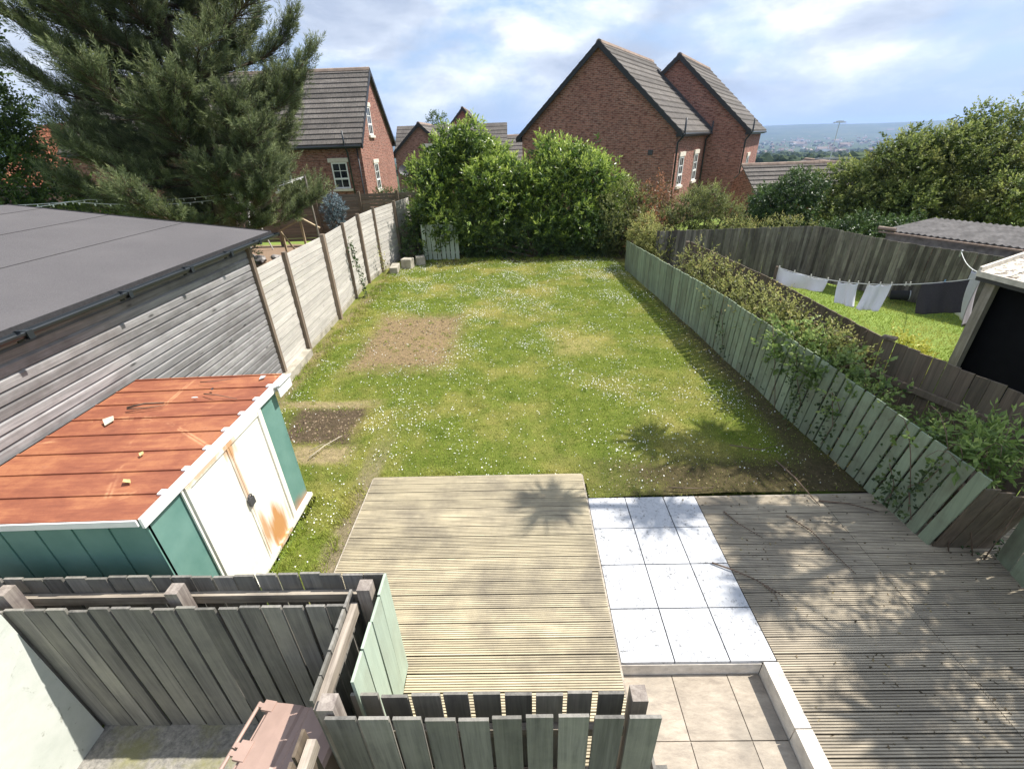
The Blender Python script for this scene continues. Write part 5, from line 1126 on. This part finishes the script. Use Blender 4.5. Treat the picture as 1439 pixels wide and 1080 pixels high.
shrub('hawthorn_tree', 'tallest yellowish green hawthorn at the right edge above the corrugated garage', 'tree', [(17.4, 18.5, 2.3, 2.0, 1.6, 1.9), (16.4, 18.6, 3.0, 1.2, 1.2, 1.1), (18.6, 18.4, 3.3, 1.5, 1.3, 1.4), (17.6, 18.6, 3.8, 1.0, 1.0, .85), (19.6, 17.8, 2.3, 1.6, 1.4, 1.8), (16.9, 17.2, 1.3, 1.5, 1.2, 1.3)], 5600, 9, .28, .12, .066, 'hawthorn', (17.6, 18.5, -.3), 11, .35, seed=12, clumps=44, cr=(.4, .85), trunk=(0, 0, 1.6, .17), rough=.25, rand=.5, inner=.62, fill=.35)
shrub('ivy_shrub', 'dark ivy covered shrub hugging the dark fence corner below the hawthorns', 'shrub', [(11.6, 15.7, .9, 1.3, .7, .95), (12.9, 15.6, .8, 1.1, .8, .9), (10.8, 15.5, 1.0, .8, .5, .8)], 900, 8, .2, .09, .06, 'darkgreen', (11.8, 15.7, 0), 5, .2, seed=13)
shrub('broadleaf_tree', 'broad leaved tree at the left picture edge beside the pine', 'tree', [(-19.0, 16.8, 4.0, 2.6, 2.0, 2.6), (-18.2, 16.4, 6.6, 2.2, 1.8, 2.0), (-20.2, 16.5, 8.2, 2.4, 2.0, 2.0), (-17.0, 16.2, 3.2, 1.7, 1.4, 1.9), (-21, 15.5, 3, 2, 1.6, 2.4), (-18.4, 17.2, 5.4, 1.6, 1.4, 1.6), (-19.5, 16, 6.6, 2, 1.6, 1.8)], 5600, 9, .35, .16, .08, 'broad', (-18.8, 16.6, 0), 12, .2, seed=14, trunk=(.4, .2, 2.6, .22), stem_mat='palebark', rough=.3, rand=.5, stem_r=.06, fill=.15)
shrub('dark_shrub', 'dark evergreen undergrowth beneath the pine and broad leaved tree', 'shrub', [(-15.5, 18.8, 1.5, 2.2, 1.0, 1.7), (-18.6, 18.0, 1.5, 2.2, 1.0, 1.6), (-12.6, 19.2, 1.2, 1.6, .9, 1.4)], 1700, 8, .3, .13, .06, 'darkgreen', (-15.5, 18.8, 0), 6, .2, seed=15)
shrub('clipped_hedge', 'clipped hedge with bright green sunlit flat top behind the felt roof', 'hedge', [(-14.5, 15.9, 1.55, 1.6, .7, 1.45), (-13.4, 15.8, 1.45, .9, .7, 1.42)], 1900, 8, .09, .045, .028, 'hedge', (-14.3, 15.9, 0), 5, .6, seed=16, rough=.06, inner=.85)
shrub('potted_shrub', 'blue grey shrub in front of the shaded brown fence', 'shrub', [(-8.6, 22.5, 1.75, .42, .4, .55), (-8.65, 22.5, 1.2, .3, .3, .4)], 230, 8, .2, .10, .05, 'bluegrey', (-8.6, 22.5, 0), 4, .6, seed=17)
shrub('shrub', 'dark shrub topping the brown fence next to the left brick house corner', 'shrub', [(-6.4, 23.9, 1.95, .75, .4, .5), (-5.4, 23.9, 1.9, .6, .4, .5)], 330, 8, .15, .08, .04, 'darkgreen', (-6, 23.9, 0), 3, .5, seed=18)
shrub('golden_shrub', 'small golden yellow shrub on the neighbouring lawn behind the brown fence', 'shrub', [(6.35, 6.95, .85, .32, .28, .38), (6.75, 6.95, .7, .25, .25, .3)], 150, 8, .14, .07, .04, 'golden', (6.5, 6.95, 0), 3, .7, seed=19)
shrub('distant_tree', 'small thin tree rising above the roof of the distant house', 'tree', [(-7.5, 50, 6.0, .8, .7, .9), (-6.9, 50, 5.0, .7, .6, .8)], 140, 7, .35, .2, .1, 'broad', (-7.3, 50, -2), 4, .5, seed=20, trunk=(0, 0, 6.0, .08))
# brambles and climbers between the two fences
for i, (lb, lo, n, mt, ll, lw) in enumerate((
    ('leafy bramble clump at the far end between the green and brown fences', [(4.85, 12.2, 1.0, .42, .8, .55), (4.9, 11.2, 1.15, .4, .6, .5)], 250, 'bramble', .075, .038),
    ('broad sunlit bramble mat spilling over the middle of the green fence', [(4.85, 9.9, 1.0, .42, .8, .45), (4.95, 8.8, 1.02, .45, .7, .45), (5.0, 8.1, 1.05, .4, .4, .38)], 560, 'bramble', .066, .042),
    ('reddish bramble clump beside the step in the brown fence', [(5.05, 7.1, 1.0, .42, .42, .45), (5.1, 6.6, 1.05, .36, .34, .36)], 240, 'bramble', .068, .038),
    ('bright green bramble leaning over the nearer green fence top', [(4.72, 6.95, 1.02, .35, .6, .36), (4.82, 6.2, 1.02, .4, .5, .35)], 230, 'freshleaf', .095, .064),
    ('shaded bramble with large leaves near the end of the green fence', [(4.95, 5.4, .80, .40, .5, .35), (5.35, 4.6, .80, .5, .45, .38), (4.95, 4.4, .92, .35, .3, .25)], 170, 'freshleaf', .085, .055),
    ('long leaved climber overhanging the near end of the green fence', [(5.3, 4.2, 1.15, .5, .3, .25), (5.0, 4.0, 1.1, .3, .2, .2)], 80, 'freshleaf', .12, .04),
    ('dark undergrowth filling the gap between the green and brown fences', [(5.15, 12, .3, .45, 2.5, .55), (5.1, 7.5, .3, .45, 2.4, .55), (5.3, 4.6, .2, .55, .9, .4)], 700, 'ivy', .06, .04))):
    t = shrub('bramble', lb, 'bramble', lo, n, 7, .22, ll, lw, mt, (lo[0][0], lo[0][1], 0), 7, .6, seed=30 + i, stem_r=.008, rough=.3, rand=.6, inner=.45, stem_mat='twig', group='brambles between the fences')
    mb = MB()
    for k in range(9):
        l = lo[k % len(lo)]; s_ = V((l[0] + random.uniform(-.3, .3), l[1] + random.uniform(-.5, .5), 0)); e = V((l[0] + random.uniform(-.6, .4), l[1] + random.uniform(-.9, .9), l[2] + random.uniform(-.1, .4))); m_ = (s_ + e) / 2 + V((0, 0, .55))
        mb.tube([s_.lerp(m_, q_ / 6 * 2).lerp(m_.lerp(e, max(0, q_ / 6)), q_ / 6) for q_ in range(7)], [.007 - .0007 * q_ for q_ in range(7)], 5)
    mb.build('cane', M['twig'], t, smooth=True)
# ivy trails on the fences
def ivy(label, pts, n, mat='ivy', face=(-1, 0, 0), size=.055, spread=.12):
    t = thing('ivy', label, 'ivy', pts[0], 0, 'climbers on the fences'); pts = [V(p) for p in pts]; mb = MB(); mb.tube(pts, .006, 5); mb.build('stem', M['twig'], t)
    k = RNG.integers(0, len(pts) - 1, n); u_ = RNG.random(n)[:, None]; A = np.array(pts); P = A[k] * (1 - u_) + A[k + 1] * u_ + RNG.normal(size=(n, 3)) * np.array([.02, spread, spread]) + np.array(face) * (.02 + .04 * RNG.random((n, 1)))
    D = RNG.normal(size=(n, 3)) * .5 + np.array([0, 0, -.4]) + np.array(face) * .3; S = np.cross(D, np.array(face) + RNG.normal(size=(n, 3)) * .35)
    leaf_object('foliage', leaf_arrays(P, D, S, size * (.6 + .8 * RNG.random(n)), size * (.6 + .6 * RNG.random(n))), RNG.random(n), M[mat], t)
ivy('ivy climbing the post in the middle of the grey left fence', [(-4.98, 14.1, 0), (-5.0, 14.05, .6), (-5.1, 14.08, 1.2), (-5.12, 14.0, 1.8)], 200, face=(1, 0, 0), spread=.09, size=.07)
ivy('weedy climber at the foot of the far end of the grey left fence', [(-4.95, 16.6, 0), (-5.0, 16.7, .5), (-5.1, 16.6, 1.0)], 130, 'bramble', (1, 0, 0), spread=.16)
ivy('ivy trail hanging down the green fence below the bright bramble', [(4.42, 6.6, 1.15), (4.44, 6.45, .8), (4.46, 6.2, .45), (4.48, 6.3, .1)], 130, spread=.13)
ivy('small ivy trail crossing the boards of the green fence beyond the bright bramble', [(4.30, 9.2, 1.0), (4.33, 9.0, .55), (4.34, 8.9, .2)], 50, spread=.14)
ivy('ivy trail climbing the green fence just before its near end', [(4.60, 4.3, .05), (4.60, 4.35, .4), (4.58, 4.5, .6)], 80, spread=.10)
ivy('ivy draped over the last boards at the near end of the green fence', [(4.62, 3.95, 1.05), (4.63, 4.05, .7), (4.62, 4.2, .5), (4.64, 4.0, .15)], 70, spread=.08)
ivy('ivy trail in the middle of the nearer green boards', [(4.50, 5.7, .95), (4.52, 5.5, .5), (4.52, 5.6, .1)], 70, spread=.12)

# pine: whorls of drooping branches with brushes of needles
t = thing('pine_tree', 'huge dark pine towering over the felt roofed outbuilding', 'tree', (-10.9, 17.6, 0))
base = np.array([-10.9, 17.6, 0.]); Ht = 14.5; mb = MB(); mb.tube([V(base), V(base + [.1, 0, 5]), V(base + [-.1, .1, 10]), V(base + [0, 0, Ht])], [.34, .27, .15, .03], 10); SP = []; SD = []
mbb = MB(); rs = random.Random(5); d_east = lambda a: math.cos(a) > .1
for i in range(112):
    z = 1.7 + (Ht - 2.3) * (i / 112) ** .95 + rs.uniform(-.2, .2); az_ = i * 2.399 + rs.uniform(-.4, .4); Lb = (3.95 * (1 - (z / Ht) ** 1.8) + .5) * rs.uniform(.72, 1.12)
    Lb *= .72 if z < 4.4 and d_east(az_) else (.85 if z < 3.2 else 1)
    d = np.array([math.cos(az_), math.sin(az_), 0]); pts = []
    for k in range(8):
        u_ = k / 7; pts.append(base + [0, 0, z] + d * Lb * u_ + [0, 0, (.28 - .05 * (1 - z / Ht)) * Lb * u_ * .5 - .30 * Lb * u_ * (1 - u_) + .14 * Lb * u_ ** 3])
    pts = [p + RNG.normal(size=3) * .05 for p in pts]; mbb.tube([V(p) for p in pts], [.06 * (Lb / 4) * (1 - .85 * k / 7) + .006 for k in range(8)], 5)
    pts = np.array(pts); nb = int(24 + Lb * 11)
    for k in range(nb):
        u_ = .12 + .88 * rs.random() ** .75; f_ = u_ * 7; i0 = min(int(f_), 6); p = pts[i0] * (1 - f_ + i0) + pts[i0 + 1] * (f_ - i0); tn = unit(pts[i0 + 1] - pts[i0]); sd = np.cross(tn, [0, 0, 1.]) * rs.choice((-1, 1))
        bl = (.35 + .75 * (1 - abs(u_ - .6))) * rs.uniform(.5, 1.2); bd = unit(tn * rs.uniform(.5, 1.1) + sd * rs.uniform(.2, 1.0) + np.array([0, 0, rs.uniform(-.1, .55)])); e = p + bd * bl
        mbb.tube([V(p), V(p + bd * bl * .5 - [0, 0, .03]), V(e)], [.014, .01, .006], 4, cap=False)
        m_ = 5
        for j in range(m_): SP.append(p + bd * bl * (.35 + .65 * j / (m_ - 1)) + RNG.normal(size=3) * .06); SD.append(bd + RNG.normal(size=3) * .3 + [0, 0, .5])
    for j in range(4): SP.append(pts[-1] + RNG.normal(size=3) * .08); SD.append(tn + RNG.normal(size=3) * .3 + [0, 0, .4])
mb.build('trunk', M['bark'], t, smooth=True); mbb.build('branch', M['bark'], t, smooth=True)
SP = np.array(SP); SD = unit(np.array(SD)); n = len(SP)
q, c = shoots_to_leaves(SP, SD, 24, 0.24 + .18 * RNG.random(n), .165, .022, np.clip(.4 + RNG.normal(size=n) * .22, 0, 1), droop=0, spread=(62, 22), jit=.18)
leaf_object('crown', q, c, M['pine'], t); print('pine needles', len(q))

# trees standing out of the picture on the right whose shade falls on the decks and lawn
t = thing('cabbage_tree', 'many headed cabbage tree right of the picture shading the deck', 'tree', (7.4, 4.5, 0))
heads = []; cs = SUN / SUN.z
for (sx, sy, zz_) in ((.32, 4.5, 7.2), (2.1, 5.95, 7.0), (3.15, 6.0, 6.8), (2.75, 3.75, 7.2), (2.6, 3.2, 7.0), (3.3, 2.5, 6.6), (1.75, 4.35, 7.6), (3.4, 5.3, 6.3), (4.1, 5.2, 5.9), (3.9, 3.6, 6.0), (4.5, 2.7, 5.6), (4.3, 4.5, 5.6), (2.9, 4.3, 6.6), (3.0, 1.9, 6.2), (2.65, 5.55, 6.6), (3.7, 5.7, 6.2), (4.3, 5.9, 6.0)):
    heads.append((sx + cs.x * zz_, sy + cs.y * zz_, zz_))
mb = MB(); fork = V((7.5, 4.7, 3.2)); mb.tube([(7.4, 4.5, -.1), (7.45, 4.55, 1.6), fork], [.22, .18, .16], 10); Q = []; C_ = []
for hx, hy, hz in heads:
    h_ = V((hx, hy, hz)); mid = fork.lerp(h_, .5) + V((.2, 0, -.2)); mb.tube([fork, mid, h_], [.10, .07, .05], 7)
    n = 170; P = np.tile([hx, hy, hz], (n, 1)) + RNG.normal(size=(n, 3)) * .05; D = unit(RNG.normal(size=(n, 3)) + np.array([0, 0, .25])); S = np.cross(D, RNG.normal(size=(n, 3))); L = .45 + .25 * RNG.random(n)
    Q.append(leaf_arrays(P, D, S, L, np.full(n, .05), .2)); C_.append(RNG.random(n))
mb.build('trunk', M['bark'], t, smooth=True); leaf_object('crown', np.concatenate(Q), np.concatenate(C_), M['cordy'], t)
shrub('broadleaf_tree', 'broad leaved tree to the right of the picture shading the grey deck and near fence', 'tree', [(8.0, 3.9, 4.6, 1.3, 1.2, 1.1), (7.2, 2.9, 4.6, 1.1, .9, .8), (7.6, 4.9, 4.3, 1.1, .9, .8), (6.9, 2.0, 4.3, .9, .8, .8), (7.5, 5.6, 3.2, .6, .5, .6)], 1300, 8, .3, .12, .06, 'broad', (8.3, 3.7, 0), 10, .2, seed=40, trunk=(0, 0, 2.8, .16), rough=.3, rand=.6, inner=.3, fill=.1)

# ------------------------------------------------------------------ far woodland and town in the valley
def hz(x, y):
    r_ = math.hypot(x, y); a = math.atan2(x, y); fy = r_ * (.5 + .5 * math.cos(a / 2) ** 2) if r_ >= 60 else max(y, 0)
    s = lambda a_, b_, v_: float(smooth(a_, b_, np.array(v_)))
    z = -.015 - 1.1 * s(24, 44, fy) - 7 * s(44, 160, fy) - 17 * s(150, 600, fy) - 33 * s(500, 1900, fy)
    return z + (55 + 62 * (1 + .13 * float(ridge_noise(np.array(a), 3)))) * s(3600, 6700, r_)
ico = bmesh.new(); bmesh.ops.create_icosphere(ico, subdivisions=2, radius=1); iv = np.array([v.co[:] for v in ico.verts]); ifc = np.array([[v.index for v in f_.verts] for f_ in ico.faces]); ico.free()
VV = []; FF_ = []; RN = []; b = 0
for k in range(4600):
    band = random.random(); r_ = random.uniform(330, 900) if band < .62 else random.uniform(900, 3600); a = R(random.uniform(-42, 56))
    if band >= .62 and math.sin(r_ * .011) + math.sin(a * 31) < .1: continue
    x, y = r_ * math.sin(a), r_ * math.cos(a); h = random.uniform(3.2, 7) * (1 if r_ < 900 else 1.25); z = hz(x, y)
    P = iv * (1 + .28 * np.sin(iv * 5.1 + k) [:, [1, 2, 0]]) * np.array([h * random.uniform(.6, 1.1), h * .7, h * .62]) + [x, y, z + h * .35]
    VV.append(P); FF_.append(ifc + b); RN.append(np.full(len(ifc), random.random())); b += len(P)
M['wood'] = mat_leaf('distant_foliage', [(0.0, (.018, .034, .013)), (1.0, (.06, .085, .03))], .05, .8, .1, nscale=.05)
F_ = np.concatenate(FF_); me = raw_mesh('woodland', np.concatenate(VV), F_.ravel(), np.full(len(F_), 3), M['wood'], np.concatenate(RN), False, uv=False); tag(link('woodland', me), kind='stuff')
mb = MB()
for k in range(1500):
    r_ = random.uniform(1500, 5200); a = R(random.uniform(-40, 50)); x, y = r_ * math.sin(a), r_ * math.cos(a); z = hz(x, y); s_ = random.uniform(6, 14); big = random.random() < .05
    w_, d_, h_ = (s_ * 3.5, s_ * 2, random.uniform(6, 9)) if big else (s_, s_ * .8, random.uniform(4, 7)); an = random.random() * 3
    u_ = V((math.cos(an), math.sin(an), 0)); v_ = V((-u_.y, u_.x, 0)); mb.obox((x, y, z + h_ / 2), u_, v_, (0, 0, 1), w_, d_, h_, random.random())
    c = V((x, y, z + h_)); mb.prism([c - u_ * w_ / 2 - v_ * d_ / 2, c - u_ * w_ / 2 + v_ * d_ / 2, c - u_ * w_ / 2 + V((0, 0, d_ * .35))], u_ * w_, random.random() * .4)
m_, t_ = newmat('distant_town'); t_.done(t_.bsdf(t_.ramp(t_.rnd(), [(0.0, (.16, .11, .09)), (.4, (.28, .22, .19)), (.7, (.55, .53, .5)), (1.0, (.8, .8, .78))]), .9)); M['town'] = m_
tag(mb.build('distant_town', M['town']), kind='stuff')

# ------------------------------------------------------------------ air
m, t = newmat('haze_air'); hv = t.n('VolumePrincipled', {'Color': (.46, .64, 1.0, 1), 'Density': 1.5e-4, 'Anisotropy': .25}); t.t.links.new(hv.outputs[0], t.out.inputs['Volume'])
mb = MB(); mb.box(-8600, 8600, -300, 8600, -62, 130); hzb = mb.build('haze', m); tag(hzb, kind='stuff')
